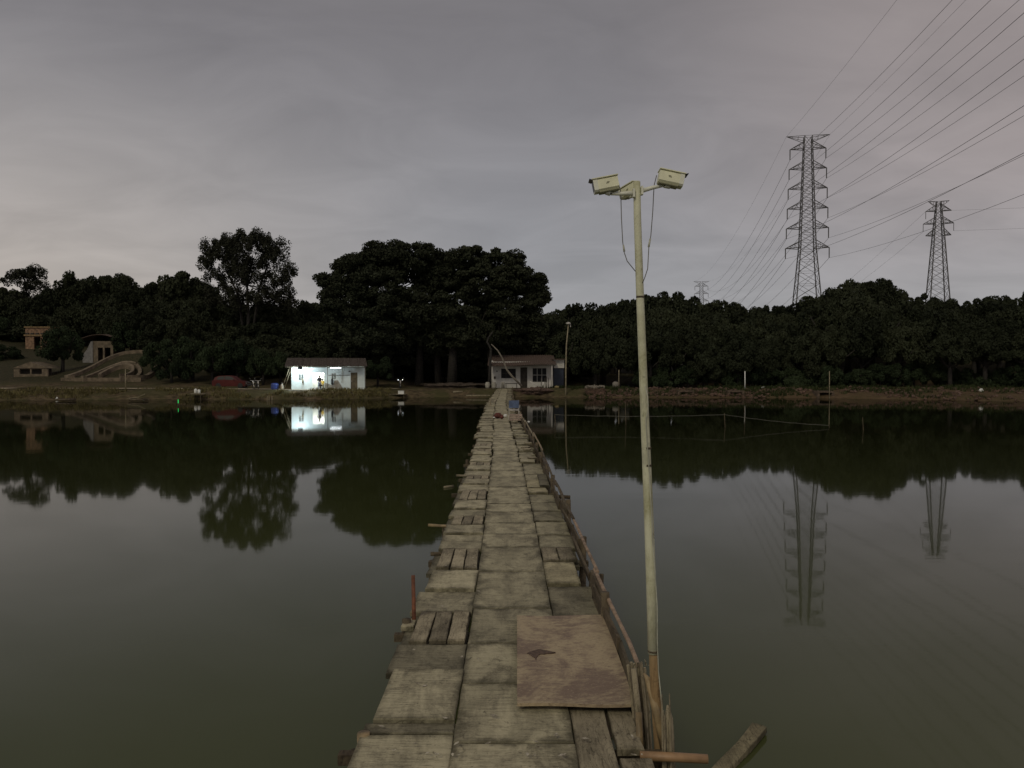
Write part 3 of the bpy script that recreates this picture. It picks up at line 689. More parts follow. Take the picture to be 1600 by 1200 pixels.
lv2 = [at(1464, yy_, D2).z-G2 for yy_ in (329.6, 349.3, 367.8)]
T2, tips2 = pylon('pylon', 'smaller three armed lattice pylon nearest the right edge', (b2x, D2, G2), R(-14), H2, [(lv2[0], 3.6), (lv2[1], 4.3), (lv2[2], 3.6)], 1.2, lv2[2], 2.8, 7.6, 3.0, 0)
for (i, s_, tp) in tips2:
    if (i, s_) in ((0, -1), (1, -1), (1, 1)):
        Mi = T2.matrix_world
        loc = Matrix.Rotation(-R(-14), 4, 'Z') @ (tp-Vector(T2.location))
        MB().tube([loc, loc-Vector((0, 0, 2.4))], .09, 5).build('insulator', M_STEEL, T2)
def line(name, a, b_, sag, r, label, n=28, upto=1.0):
    a, b_ = Vector(a), Vector(b_); P = []
    for i in range(n+1):
        s_ = upto*i/n; p = a.lerp(b_, s_); p.z -= 4*sag*s_*(1-s_); P.append(p-a)
    o = MB().tube(P, r, 4).build(name, M_WIRE, loc=a, fix=False); return tag(o, label, 'power line', 'overhead power lines')
T0 = Vector((37, -118, 0)); dT = T0-Vector((b1x, D1, 0))
ORD = ['uppermost', 'second', 'third', 'fourth', 'fifth', 'lowest']
for (i, s_, tp) in tips1:
    side = 'right' if s_ > 0 else 'left'
    what = 'earth wire' if i < 0 else 'line'
    nm = ('top arm' if i < 0 else ORD[i]+' arm')
    line('power_line', tp, tp+Vector((dT.x, dT.y, 6)), 9.5 if i >= 0 else 6.5, .033 if i >= 0 else .022, f'overhead {what} rising right from the tall pylon, {side} {nm}')
    tp3 = tp-Vector((b1x, D1, G1))+Vector(T3.location)
    line('power_line', tp, tp3, 13 if i >= 0 else 9, .045 if i >= 0 else .025, f'overhead {what} running back from the tall pylon, {side} {nm}')
for (i, s_, tp) in tips2:
    if i == 0 or (i == 1): 
        dv2 = Vector((95, -65, -2)) if s_ > 0 else Vector((75, 300, -10))
        line('power_line', tp-Vector((0, 0, 2.4)) if i == 1 else tp, tp+dv2*1.6, 3, .026, f'thin overhead line {"right" if s_>0 else "left"} of the smaller pylon, {"upper" if i==0 else "middle"} arm')

# ------------------------------------------------------------------ trees
def leaf_quads(C, Rr, nper, size, seed, shell=.55, flat=.0, up=.35):
    r = np.random.default_rng(seed); C = np.asarray(C, float); Rr = np.asarray(Rr, float); n = len(C)*nper
    idx = np.repeat(np.arange(len(C)), nper)
    d = r.normal(size=(n, 3)); d /= np.linalg.norm(d, axis=1)[:, None]
    rad = shell+(1-shell)*r.random(n)**.6
    p = C[idx]+d*rad[:, None]*Rr[idx]
    nn = d*.7+r.normal(size=(n, 3))*.7+np.array([0, 0, up]); nn /= np.linalg.norm(nn, axis=1)[:, None]
    t1 = np.cross(nn, r.normal(size=(n, 3))); t1 /= np.linalg.norm(t1, axis=1)[:, None]; t2 = np.cross(nn, t1)
    s_ = size*r.uniform(.6, 1.35, n)[:, None]; s2 = s_*r.uniform(.4, .8, n)[:, None]
    v = np.stack([p-t1*s_, p-t2*s2, p+t1*s_, p+t2*s2], 1).reshape(-1, 3)
    return v, np.arange(n*4).reshape(-1, 4)
def dome_clumps(n, rx, rz, r, z0=.0, crx=.30, jit=.10):
    C, Rr = [], []
    for i in range(n):
        u = r.uniform(0, 1); a = r.uniform(0, 2*math.pi); el_ = math.asin(.90*u**.9)-.10
        k = r.uniform(.62, .92) if r.random() < .85 else r.uniform(.2, .6)
        C.append((rx*k*math.cos(el_)*math.cos(a)*(1+r.normal()*jit), rx*k*math.cos(el_)*math.sin(a)*(1+r.normal()*jit), z0+rz*k*math.sin(el_)))
        q_ = crx*r.uniform(.6, 1.15); Rr.append((rx*q_, rx*q_, rx*q_*.75))
    return C, Rr
CROWNS = []
for k in range(7):       # unit crowns: radius 1, height about 1.25, base at 0
    r = np.random.default_rng(100+k)
    C, Rr = dome_clumps(60, 1.0, 1.02, r, .26, .25)
    v, q_ = leaf_quads(C, Rr, 300, .047, 200+k)
    CROWNS.append(mesh_np('round_crown', v, q_, M_LEAF))
BUSHES = []
for k in range(3):
    r = np.random.default_rng(300+k); C, Rr = dome_clumps(40, 1.0, .95, r, .1, .25)
    v, q_ = leaf_quads(C, Rr, 260, .042, 320+k); BUSHES.append(mesh_np('bush_crown', v, q_, M_LEAFG))
def trunk_mesh(name, H, r0, seed, limbs=4, spread=.55):
    r = random.Random(seed); mb = MB()
    P = [(0, 0, -.3), (.03*r.uniform(-1, 1), .03*r.uniform(-1, 1), H*.4), (r.uniform(-.08, .08)*H*.4, r.uniform(-.08, .08)*H*.4, H*.75)]
    mb.tube(P, [r0*1.3, r0, r0*.6], 7)
    for i in range(limbs):
        a = 6.28*i/limbs+r.uniform(-.5, .5); s_ = spread*H*r.uniform(.6, 1)
        b0 = Vector((0, 0, H*r.uniform(.28, .5))); e_ = Vector((math.cos(a)*s_, math.sin(a)*s_, H*r.uniform(.8, 1.1)))
        mb.tube([b0, b0.lerp(e_, .5)+Vector((0, 0, -.04*H)), e_], [r0*.55, r0*.4, r0*.15], 5)
    me = bpy.data.meshes.new(name); me.from_pydata(mb.v, [], mb.f); me.polygons.foreach_set('use_smooth', [True]*len(me.polygons)); me.materials.append(M_TRUNK); return me
TRUNKS = [trunk_mesh('trunk', 1.0, .05, s) for s in range(3)]
ZMAX = {}
def round_tree(x, y, ztop, rad, label, group, name='round_tree', meshes=None, clear=.22):
    gz = ground_z(x, y); H = max(2.2, ztop-gz)
    T = thing(name, label, 'tree', (x, y, gz), group, random.uniform(0, 6.28))
    cm_ = random.choice(meshes or CROWNS); 
    if cm_.name not in ZMAX:
        co = np.empty(len(cm_.vertices)*3, np.float32); cm_.vertices.foreach_get('co', co); ZMAX[cm_.name] = float(np.percentile(co[2::3], 99.5))
    zm = ZMAX[cm_.name]
    rad = max(rad, H*.40); hz = min(H*(1-clear)/zm, rad*1.45)
    cr_ = link('crown', cm_, T, (0, 0, H-hz*zm)); cr_.scale = (rad, rad*random.uniform(.85, 1.1), hz)
    tr_ = link('trunk', random.choice(TRUNKS), T); tr_.scale = (H*.75, H*.75, H*.75)
    return T
TOPR = [(870, 478), (900, 476), (940, 470), (990, 473), (1030, 464), (1060, 463), (1080, 472), (1100, 478), (1150, 473), (1200, 473), (1240, 474), (1275, 470), (1295, 450), (1320, 442), (1350, 440), (1385, 446), (1410, 460), (1450, 460), (1480, 466), (1500, 470), (1530, 462), (1560, 458), (1640, 455), (1700, 455)]
rr = random.Random(5); REG = []
def reg(T, row, px): REG.append((T, row, px))
for D_, off, step, rad, row in ((126, 0, 3.7, 3.1, 'skyline row'), (115, 14, 4.2, 3.2, 'second row down'), (106, 26, 4.6, 3.3, 'middle row'), (102, 42, 4.4, 3.0, 'lower row'), (97, 56, 4.0, 2.7, 'front row')):
    x_ = at(885 if D_ > 100 else 930, 578, D_).x
    while x_ < at(1640, 578, D_).x:
        Dd = D_+rr.uniform(-2.0, 2.0)
        px = 800+x_*F/Dd
        Dd -= 9*sm((px-1280)/300) if D_ < 100 else 0
        px = 800+x_*F/Dd; tz = at(px, lerp_tab(px, TOPR)+off+rr.uniform(-3, 7), Dd).z
        yy_ = max(Dd, lerp_tab(x_, SHORE)+lerp_tab(x_, BANKW)+3.2)
        reg(round_tree(x_, yy_, tz, rad*rr.uniform(.85, 1.2), '', 'dark round trees covering the right hillside', clear=.10 if D_ < 100 else .05), row, px)
        x_ += step*rr.uniform(.75, 1.15)
TOPL = [(-60, 462), (0, 465), (60, 466), (90, 460), (120, 450), (180, 452), (285, 450), (310, 456), (325, 464), (345, 476), (385, 474), (420, 474), (455, 478), (480, 474), (500, 474), (520, 484), (860, 482), (880, 478)]
for D_, off, step, rad, lo, hi, row in ((150, 0, 4.4, 4.3, -40, 880, 'skyline row'), (137, 20, 4.6, 4.0, 70, 560, 'second row down'), (122, 30, 4.2, 3.6, 195, 900, 'middle row'), (113, 52, 4.0, 3.1, 250, 880, 'lower row'), (104, 70, 3.6, 2.8, 345, 600, 'front row'), (110, 84, 3.2, 2.7, 590, 905, 'front row'), (143, 46, 4.5, 4.0, -30, 200, 'second row down')):
    x_ = at(lo, 578, D_).x
    while x_ < at(hi, 578, D_).x:
        Dd = D_+rr.uniform(-2, 2); px = 800+x_*F/Dd; tz = at(px, lerp_tab(px, TOPL)+off+rr.uniform(-2, 7), Dd).z
        reg(round_tree(x_, Dd, tz, rad*rr.uniform(.85, 1.2), '', 'dark round trees on the left hillside', clear=.05), row, px); x_ += step*rr.uniform(.75, 1.15)
for px, ty, D_, rad in ((-25, 448, 150, 5.0), (14, 452, 152, 3.6), (92, 450, 149, 4.2), (121, 431, 147, 4.3), (150, 444, 152, 4.4), (180, 432, 151, 4.6), (216, 446, 148, 4.4), (252, 442, 150, 4.0), (283, 430, 146, 5.3), (312, 446, 149, 3.6), (388, 476, 135, 5.0), (432, 478, 133, 4.4), (485, 472, 140, 4.2)):
    P_ = at(px, ty, D_); reg(round_tree(P_.x, D_, P_.z, rad, '', 'dark round trees on the left hillside', clear=.05), 'taller back row', px)
SEG = [(-99, 'at the left edge'), (75, 'above the orange hut and shed'), (215, 'left of the airy tall tree'), (320, 'under the airy tall tree'), (455, 'behind the lit shack'), (575, 'behind the left banyan'), (700, 'behind the right banyan'), (800, 'behind the white house'), (880, 'between white house and camera pole'), (1005, 'right of the camera pole'), (1085, 'below the tiny distant pylon'), (1125, 'left of the tall pylon'), (1225, 'before the tall pylon foot'), (1295, 'on the hump between the pylons'), (1430, 'before the smaller pylon foot'), (1500, 'at the right edge')]
cells = {}
for T, row, px in REG:
    seg = [n for a_, n in SEG if px >= a_][-1]; cells.setdefault((row, seg), []).append((px, T))
ORDT = ['leftmost', 'second', 'third', 'fourth', 'fifth', 'sixth', 'seventh', 'eighth', 'ninth', 'tenth']
for (row, seg), lst in cells.items():
    lst.sort(key=lambda q: q[0])
    for i, (px, T) in enumerate(lst):
        w_ = 'only' if len(lst) == 1 else ('rightmost' if i == len(lst)-1 else ORDT[min(i, 9)])
        T['label'] = f'dark round tree, {w_} of {row} {seg}'
# specific trees and bushes on the left
for px, D_, ty, rad, lab in ((97, 103, 513, 2.9, 'dark bushy tree between the orange hut and the shed'), (250, 101, 532, 2.3, 'broad bush right of the horseshoe grave'), (268, 97, 545, 2.6, 'low bush behind the path, right of the broad bush'), (300, 99, 527, 2.9, 'tall rounded bush behind the white sacks'), (332, 97, 538, 2.4, 'rounded bush behind the tail of the red car'), (372, 98, 533, 2.8, 'wide bush above the red car'), (410, 96.5, 548, 2.3, 'bush left of the lit shack'), (438, 97, 552, 2.0, 'small bush touching the shack roof'), (205, 118, 505, 3.2, 'rounded tree above the shed with curved roof'), (20, 140, 497, 3.4, 'bush left of the orange hut'), (590, 96, 560, 1.9, 'dark bush right of the lit shack'), (8, 118, 545, 2.2, 'low bush at the left edge above the small vault')):
    P_ = at(px, ty, D_); round_tree(P_.x, D_, P_.z, rad, lab, None, 'bush', BUSHES, .02)

px = 1010; k = 0; SH = []
while px < 1640:
    y_ = 93.0
    for _ in range(5): x_ = at(px, 600, y_).x; y_ = lerp_tab(x_, SHORE)+lerp_tab(x_, BANKW)+4.8+3.2*sm((px-1350)/100)+rr.uniform(-.5, 1.2)
    hgt = rr.uniform(2.0, 3.2); SH.append((px, round_tree(x_, y_, ground_z(x_, y_)+hgt, rr.uniform(1.5, 2.1), '', 'low shrubs under the right wood', 'shrub', BUSHES, .0))); px += rr.uniform(22, 36)
scells = {}
for px, T in SH: scells.setdefault([n for a_, n in SEG if px >= a_][-1], []).append(T)
for seg, lst in scells.items():
    for i, T in enumerate(lst):
        T['label'] = f'low dark shrub behind the bank, {"only" if len(lst) == 1 else ("rightmost" if i == len(lst)-1 else ORDT[i])} one {seg}'; T['category'] = 'shrub'
def big_tree(name, label, px, D_, blobs, leaf, nper, mt, trunks, seed, shell=.4, limb_r=.11):
    x_ = at(px, 578, D_).x; gz = ground_z(x_, D_); base = Vector((x_, D_, gz))
    T = thing(name, label, 'tree', base); r = np.random.default_rng(seed); C, Rr = [], []
    for (bx_, by_, rx_px, rz_px, dy, n) in blobs:
        c_ = at(bx_, by_, D_+dy)-base; rx_ = rx_px*D_/F; rz_ = rz_px*D_/F
        for k in range(n):
            d_ = r.normal(size=3); d_ /= np.linalg.norm(d_); q_ = r.uniform(.55, .95)
            C.append((c_.x+d_[0]*rx_*q_, c_.y+d_[1]*rx_*.9*q_, c_.z+d_[2]*rz_*q_)); s_ = r.uniform(.65, 1.25); Rr.append((s_*leaf[1], s_*leaf[1], s_*leaf[2]))
    v, q_ = leaf_quads(C, Rr, nper, leaf[0], seed+1, shell)
    link('crown', mesh_np('crown', v, q_, mt), T)
    for tr in trunks:
        P = [at(a, b_, D_+d_)-base for a, b_, d_ in tr['p']]; P[0].z = -.4
        MB().tube(P, tr['r'], 8).build(tr.get('n', 'trunk'), M_TRUNK, T, True)
    mb = MB(); sel = r.choice(len(C), min(len(C), trunks[0].get('limbs', 26)), replace=False)
    for i_, k in enumerate(sel):
        tr = trunks[i_ % len([q for q in trunks if q.get('n', 'trunk') == 'trunk'])]
        a, b_, d_ = tr['p'][-1]; s0 = at(a, b_, D_+d_)-base; e_ = Vector(C[k])
        mid = s0.lerp(e_, .5)+Vector((0, 0, .12*(e_-s0).length)); MB().tube([s0, mid, e_], [limb_r, limb_r*.6, limb_r*.22], 5).build('limb', M_TRUNK, T, True)
    return T
big_tree('banyan_tree', 'huge dark banyan tree, left half of the great crown above the shack', 625, 103,
    [(605, 400, 42, 24, 0, 46), (560, 418, 40, 22, 2, 38), (525, 445, 32, 20, 0, 27), (650, 405, 42, 26, -2, 43), (690, 430, 36, 30, 0, 35), (600, 450, 70, 34, -1, 62), (560, 485, 52, 28, 0, 40), (650, 480, 60, 34, -3, 54), (600, 525, 62, 28, -2, 43), (680, 520, 40, 30, -2, 30), (505, 432, 10, 6, 0, 5), (690, 408, 26, 16, 0, 22), (700, 440, 40, 30, 0, 40), (585, 420, 60, 30, 0, 54), (540, 470, 46, 26, -1, 38), (620, 500, 80, 40, -2, 68), (560, 540, 56, 22, 2, 35), (650, 550, 60, 22, 3, 35)],
    (.17, 1.05, .58), 230, M_LEAFB, [{'p': [(655, 600, 0), (656, 540, 0), (648, 480, 0)], 'r': [.6, .45, .35], 'limbs': 30}, {'p': [(612, 602, 2), (607, 545, 2), (585, 470, 2)], 'r': [.5, .4, .3]}, {'p': [(685, 602, 1), (682, 540, 1), (688, 450, 1)], 'r': [.5, .42, .3]}], 41)
big_tree('banyan_tree', 'huge dark banyan tree, right half of the great crown above the white house', 770, 101,
    [(735, 405, 36, 20, 0, 35), (785, 412, 38, 22, 0, 38), (820, 440, 34, 18, 1, 32), (842, 458, 16, 16, 0, 14), (760, 445, 60, 30, -1, 57), (720, 470, 46, 34, 0, 40), (790, 485, 50, 22, 0, 35), (740, 520, 52, 28, -1, 40), (815, 505, 36, 18, 1, 22), (830, 535, 34, 22, 3, 22), (800, 440, 52, 26, 0, 46), (835, 470, 20, 14, 0, 16), (750, 500, 70, 36, -2, 59), (720, 545, 50, 20, 3, 30), (800, 535, 56, 22, 3, 35)],
    (.17, 1.02, .56), 230, M_LEAFB, [{'p': [(706, 600, 0), (708, 540, 0), (730, 470, 0)], 'r': [.75, .5, .35], 'limbs': 28}, {'p': [(768, 602, 2), (766, 550, 2), (775, 470, 2)], 'r': [.55, .45, .3]}], 57)
big_tree('eucalyptus_tree', 'tall airy tree with open lacy crown left of the shack', 387, 124,
    [(345, 400, 26, 20, 0, 16), (350, 378, 26, 12, 0, 14), (428, 388, 24, 14, 0, 14), (452, 425, 10, 20, 0, 8), (320, 400, 10, 18, 0, 7), (385, 390, 60, 24, 0, 30), (390, 376, 36, 12, 0, 18), (425, 402, 22, 18, 0, 13), (328, 385, 12, 12, 0, 6), (335, 432, 20, 16, 1, 9), (385, 425, 34, 24, -1, 20), (435, 432, 20, 18, 0, 11), (448, 455, 10, 14, 0, 6), (355, 462, 28, 16, 0, 10), (415, 465, 34, 14, 0, 12), (320, 412, 8, 12, 0, 4), (330, 462, 9, 12, 0, 3), (392, 369, 26, 7, 0, 8), (365, 440, 40, 24, 0, 20), (425, 450, 30, 20, 0, 16), (380, 402, 50, 24, 0, 26), (345, 468, 24, 14, 0, 12), (440, 470, 20, 12, 0, 10), (390, 472, 40, 14, 0, 18)],
    (.15, .80, 1.0), 150, M_LEAFE, [{'p': [(387, 560, 0), (388, 490, 0), (386, 445, 0)], 'r': [.34, .24, .18], 'limbs': 46}, {'p': [(386, 500, 0), (372, 460, 0), (352, 420, 0)], 'r': [.2, .18, .12], 'n': 'fork'}, {'p': [(388, 490, 0), (405, 450, 0), (420, 410, 0)], 'r': [.2, .17, .12], 'n': 'fork'}], 73, .3, .075)
big_tree('airy_tree', 'thin airy tree against the sky at the left edge', 42, 152,
    [(25, 430, 18, 9, 0, 9), (52, 428, 18, 10, 0, 10), (62, 446, 14, 10, 0, 7), (40, 458, 20, 9, 0, 7), (12, 440, 8, 8, 0, 3), (70, 460, 12, 8, 0, 4), (38, 436, 34, 14, 0, 22), (45, 465, 28, 14, 0, 14), (18, 428, 14, 8, 0, 6), (55, 422, 14, 7, 0, 6)],
    (.16, .85, .65), 120, M_LEAFE, [{'p': [(40, 530, 0), (38, 480, 0), (42, 450, 0)], 'r': [.3, .22, .16], 'limbs': 18}], 91, .4, .1)
post_thing('bare_tree', 'bare grey trunk with one broken branch left of the white house', 'tree', [at(764, 606, 93), at(766, 570, 93), at(767, 545, 93), at(761, 534, 93), at(763, 528, 93), at(770, 518, 93)], [.2, .17, .13, .12, .10, .07], M_TRUNK)
post_thing('leaning_trunk', 'bare leaning trunk slanting across the white house front', 'trunk', [at(815, 603, 91.5), at(800, 588, 91.5), at(792, 578, 91.6), at(785, 560, 91.8), at(778, 548, 92), at(768, 538, 92.5)], [.14, .13, .12, .10, .08, .06], mat('bare_bark', (.20, .175, .14), .9, .3, 5))
# ------------------------------------------------------------------ buildings
def wall_grid(xs_, zs_, solid, y0, y1):
    """wall in the XZ plane from solid cells; openings get reveals"""
    xs_ = sorted(set(xs_)); zs_ = sorted(set(zs_)); V = {}; vl = []; Fc = []
    def vid(i, j, k):
        if (i, j, k) not in V: V[(i, j, k)] = len(vl); vl.append((xs_[i], (y0, y1)[k], zs_[j]))
        return V[(i, j, k)]
    def S(i, j): return 0 <= i < len(xs_)-1 and 0 <= j < len(zs_)-1 and solid((xs_[i]+xs_[i+1])/2, (zs_[j]+zs_[j+1])/2)
    for i in range(len(xs_)-1):
        for j in range(len(zs_)-1):
            if not S(i, j): continue
            for k in (0, 1): Fc.append((vid(i, j, k), vid(i+1, j, k), vid(i+1, j+1, k), vid(i, j+1, k)))
            for (di, dj, a, b_) in ((-1, 0, (i, j), (i, j+1)), (1, 0, (i+1, j), (i+1, j+1)), (0, -1, (i, j), (i+1, j)), (0, 1, (i, j+1), (i+1, j+1))):
                if not S(i+di, j+dj): Fc.append((vid(*a, 0), vid(*b_, 0), vid(*b_, 1), vid(*a, 1)))
    return MB().add(vl, Fc)
def opening_wall(x0, x1, z0, z1, ops, y0, y1):
    def solid(x, z): return not any(a < x < b_ and c_2 < z < d_ for a, b_, c_2, d_ in ops)
    return wall_grid([x0, x1]+[o[0] for o in ops]+[o[1] for o in ops], [z0, z1]+[o[2] for o in ops]+[o[3] for o in ops], solid, y0, y1)

# --- lit shack
SY = 87.0
def sxz(px, py, Yd=SY): p = at(px, py, Yd); return p.x, p.z
M_WALLB = mat('pale_blue_wash', (.66, .74, .74), .8, .12, 1.2, .2, 6); M_SHEET = mat('rusty_sheet', (.10, .085, .075), .9, .35, 2.5, stretch=(4, .6, 1), col2=(.05, .038, .032), spec=.1)
M_DOOR = mat('brown_door', (.12, .095, .055), .7, .3, 3); M_PATCH = mat('patch_grey', (.30, .28, .24), .95, .2, 3); M_CONC = mat('concrete', (.33, .31, .26), .9, .3, 1.5, .4, 6)
x0, z1 = sxz(455, 573); x1, z0 = sxz(571, 609.5)
SRZ = R(13.0); SX0, SZ0 = x0, z0
shk = thing('shack', 'small lit shack with pale blue walls and rusty sheet roof', 'building', (x0, SY, z0), None, SRZ)
def SW(lx_, ly_, lz_=0.0): return Vector((SX0+lx_*math.cos(SRZ)-ly_*math.sin(SRZ), SY+lx_*math.sin(SRZ)+ly_*math.cos(SRZ), SZ0+lz_))
def sl(px, py):
    u = (px-800)/F; lx_ = (u*SY-SX0)/(math.cos(SRZ)-u*math.sin(SRZ)); Yd = SY+lx_*math.sin(SRZ); return lx_, at(px, py, Yd).z-SZ0
W, H = sl(571, 600)[0], z1-z0
def op(a, b_, c_2, d_): xa, zb = sl(a, d_); xb, za = sl(b_, c_2); return (xa, xb, max(zb, .0), za)
dopen, w1o, w2o, d2 = op(488, 507, 582, 609.5), op(466, 475, 584, 595), op(518, 525.5, 583, 593.5), op(548, 558.5, 582, 608)
opening_wall(0, W, -.3, H, [(dopen[0], dopen[1], .02, dopen[3]), w1o, w2o, (d2[0], d2[1], .05, d2[3])], 0, .18).build('front_wall', M_WALLB, shk)
opening_wall(.0, W, -.3, H+.75, [], 4.0, 4.18).build('back_wall', M_WALLB, shk)
for nm, xa in (('side_wall', 0.0), ('side_wall', W-.18)):
    MB().prism([(.18, -.3), (4.0, -.3), (4.0, H+.7), (.18, H)], 'x', xa, xa+.18).build(nm, M_WALLB, shk)
MB().box2((.18, .18, -.25), (W-.18, 4.0, .01)).build('floor', M_CONC, shk)
MB().box2((-.3, -1.7, -.35), (W+.25, -.0, -.01)).build('forecourt', M_CONC, shk)
MB().box2((dopen[0]-.35, 2.3, .01), (dopen[1]+.55, 2.4, H-.05)).build('partition', M_WALLB, shk)
ns = 10; ex0 = sl(446, 572)[0]; ex1 = sl(573, 572)[0]; wsh = (ex1-ex0)/ns
for k in range(ns):
    V, Fc = [], []; xa = ex0+k*wsh-.04; nn_ = 13; zo = .012*(k % 2)+rnd.uniform(0, .012); yo = rnd.uniform(-.12, .06)
    for i in range(nn_):
        x_ = xa+(wsh+.08)*i/(nn_-1); rip_ = .022*math.cos(i*math.pi)
        V += [(x_, -.95+yo, H+.04+zo+rip_), (x_, 4.5, H+1.06+zo+rip_)]
    for i in range(nn_-1): Fc.append((2*i, 2*i+2, 2*i+3, 2*i+1))
    o = MB().add(V, Fc).build('roof_sheet', M_SHEET, shk, fix=False)
    sd = o.modifiers.new('thick', 'SOLIDIFY'); sd.thickness = .006
for yy_, zz_ in ((-.8, H-.05), (1.9, H+.5)): MB().bar((ex0+.05, yy_, zz_), (ex1-.05, yy_, zz_), .045).build('purlin', M_BARK, shk)
for px in (455.5, 512, 570): xp = sl(px, 600)[0]; MB().tube([(xp, -.82, -.1), (xp, -.80, H-.06)], .035, 8).build('porch_post', M_BARK, shk, True)
# door frame, windows, closed door
def frame(o_, d_=.05, y_=-.02, mt=M_WHITE, par=shk, name='window', bars=1, pane=None):
    a, b_, c_2, e_ = o_; mb = MB()
    xsn = [a, a+d_, b_-d_, b_]; zsn = [c_2, c_2+d_, e_-d_, e_]
    if bars: xm = (a+b_)/2; xsn += [xm-d_*.4, xm+d_*.4]
    def sol(x_, z_): return not (a+d_ < x_ < b_-d_ and c_2+d_ < z_ < e_-d_) or (bars and abs(x_-xm) < d_*.4)
    w_ = wall_grid(xsn, zsn, sol, y_, y_+.06).build(name, mt, par)
    if pane:
        MB().box2((a+d_*.6, y_+.03, c_2+d_*.6), (b_-d_*.6, y_+.036, e_-d_*.6)).build('pane', pane, w_)
    return w_
m = bpy.data.materials.new('glass_dull'); m.use_nodes = True; b = m.node_tree.nodes['Principled BSDF']; b.inputs['Base Color'].default_value = (.5, .55, .55, 1); b.inputs['Roughness'].default_value = .25; b.inputs['Transmission Weight'].default_value = .8; M_GLASS = m
frame((dopen[0]-.02, dopen[1]+.02, .0, dopen[3]+.02), .05, -.02, M_WALLB, shk, 'door_frame', 0)
frame(w1o, .06, .03, M_WHITE, shk, 'window', 1, M_GLASS); frame(w2o, .06, .03, M_WHITE, shk, 'window', 1, M_GLASS)
dd = MB().box2((d2[0], .06, .05), (d2[1], .10, d2[3])).build('door', M_DOOR, shk); MB().box((d2[0]+.1, .04, 1.0), (.04, .05, .12)).build('handle', M_PALEM, dd)
# thin grey patch and pipes on the right of the front wall
cp = [sl(a, b_) for a, b_ in ((506, 608.5), (508, 598), (514, 600), (519, 602), (523, 595), (528, 594), (534, 604), (536, 608.5))]
MB().prism(cp, 'y', -.006, .004).build('grey_wall_patch', M_PATCH, shk)
for pts in ([(513.5, 574.5), (535, 575)], [(535, 575), (534, 598)], [(513, 586.5), (547, 586)]):
    MB().tube([(sl(*p_)[0], -.05, sl(*p_)[1]) for p_ in pts], .022, 6).build('pipe', M_POST if pts[0][0] > 513.2 else M_BARK, shk)
ta, tb_ = sl(515, 574.8), sl(534, 574.8)
tl = thing('tube_lamp', 'dim fluorescent tube under the shack eave, right of the dark post', 'lamp', SW((ta[0]+tb_[0])/2, -.85, H-.12), None, SRZ)
MB().box((0, 0, .03), (1.3, .07, .04)).build('fitting', M_WHITE, tl); MB().tube([(-.6, 0, -.01), (.6, 0, -.01)], .016, 8).build('tube', emit('tube_glow', (.9, .97, 1.0), 14), tl)
MB().box((sl(546, 580)[0], -.06, sl(546, 580)[1]), (.2, .12, .12)).build('meter_box', M_BLACK, shk)
# lamps
M_LAMP = emit('lamp_white', (.86, .96, 1.0), 12); 
lx, lz = sl(470, 574.6)
lmp = thing('wall_lamp', 'bright white lamp under the shack eave, over the left window', 'lamp', SW(lx, -1.5, H+.02), None, SRZ)
MB().box((0, 0, .02), (.46, .14, .05)).build('lamp_housing', M_BLACK, lmp); MB().box((0, -.085, -.13), (.50, .02, .36)).build('added_front_shade', M_BLACK, lmp); MB().box((0, 0, -.025), (.26, .08, .04)).build('lamp_tube', M_LAMP, lmp)  # front plate added to keep the lamp out of the pond reflection
MB().bar((0, 0, .04), (0, .70, .06), .014).build('hanger', M_BLACK, lmp)
def point(name, loc, P, col, par, r=.08):
    l_ = bpy.data.lights.new(name, 'POINT'); l_.energy = P; l_.color = col; l_.shadow_soft_size = r
    o = bpy.data.objects.new(name, l_); COL.objects.link(o); o.parent = par; o.location = loc
point('lamp_light', (0, 0, -.12), 360, (.80, .95, 1.0), lmp, .05)
lm2 = thing('ceiling_bulb', 'bright warm bulb inside the open shack doorway', 'lamp', SW((dopen[0]+dopen[1])/2, 1.3, H-.12))
MB().lathe([(.02, .06), (.03, .02), (.05, -.03), (.045, -.08), (.01, -.1)], n=12).build('bulb', emit('bulb_warm', (1.0, .95, .82), 40), lm2, True); MB().lathe([(.03, .06), (.03, .12)], n=10).build('cap', M_WHITE, lm2)
point('bulb_light', (0, 0, -.2), 330, (1.0, .95, .84), lm2)

# --- people
def skin(name, verts, edges, rad, mt, parent=None, loc=None, sub=2, root=0):
    me = bpy.data.meshes.new(name); me.from_pydata(verts, edges, []); me.materials.append(mt)
    o = link(name, me, parent, loc); o.modifiers.new('skin', 'SKIN'); 
    if not me.skin_vertices: 
        bm = bmesh.new(); bm.from_mesh(me); bm.verts.layers.skin.verify(); bm.to_mesh(me); bm.free()
    for i, s_ in enumerate(me.skin_vertices[0].data): s_.radius = rad[i] if hasattr(rad[i], '__len__') else (rad[i], rad[i]); s_.use_root = (i == root)
    sb = o.modifiers.new('sub', 'SUBSURF'); sb.levels = sub; sb.render_levels = sub
    o.modifiers['skin'].use_smooth_shade = True
    return o
M_SKIN = mat('skin', (.42, .27, .19), .6, .1, 6); M_HAIR = mat('black_hair', (.015, .013, .012), .6, .2, 20); M_DARKC = mat('dark_cloth', (.022, .022, .026), .9, .2, 8); M_JEAN = mat('pale_blue_trousers', (.34, .40, .50), .9, .2, 8); M_YEL = mat('yellow_shirt', (.55, .38, .06), .85, .2, 8); M_SHOE = mat('shoes', (.05, .045, .04), .7, .2, 6)
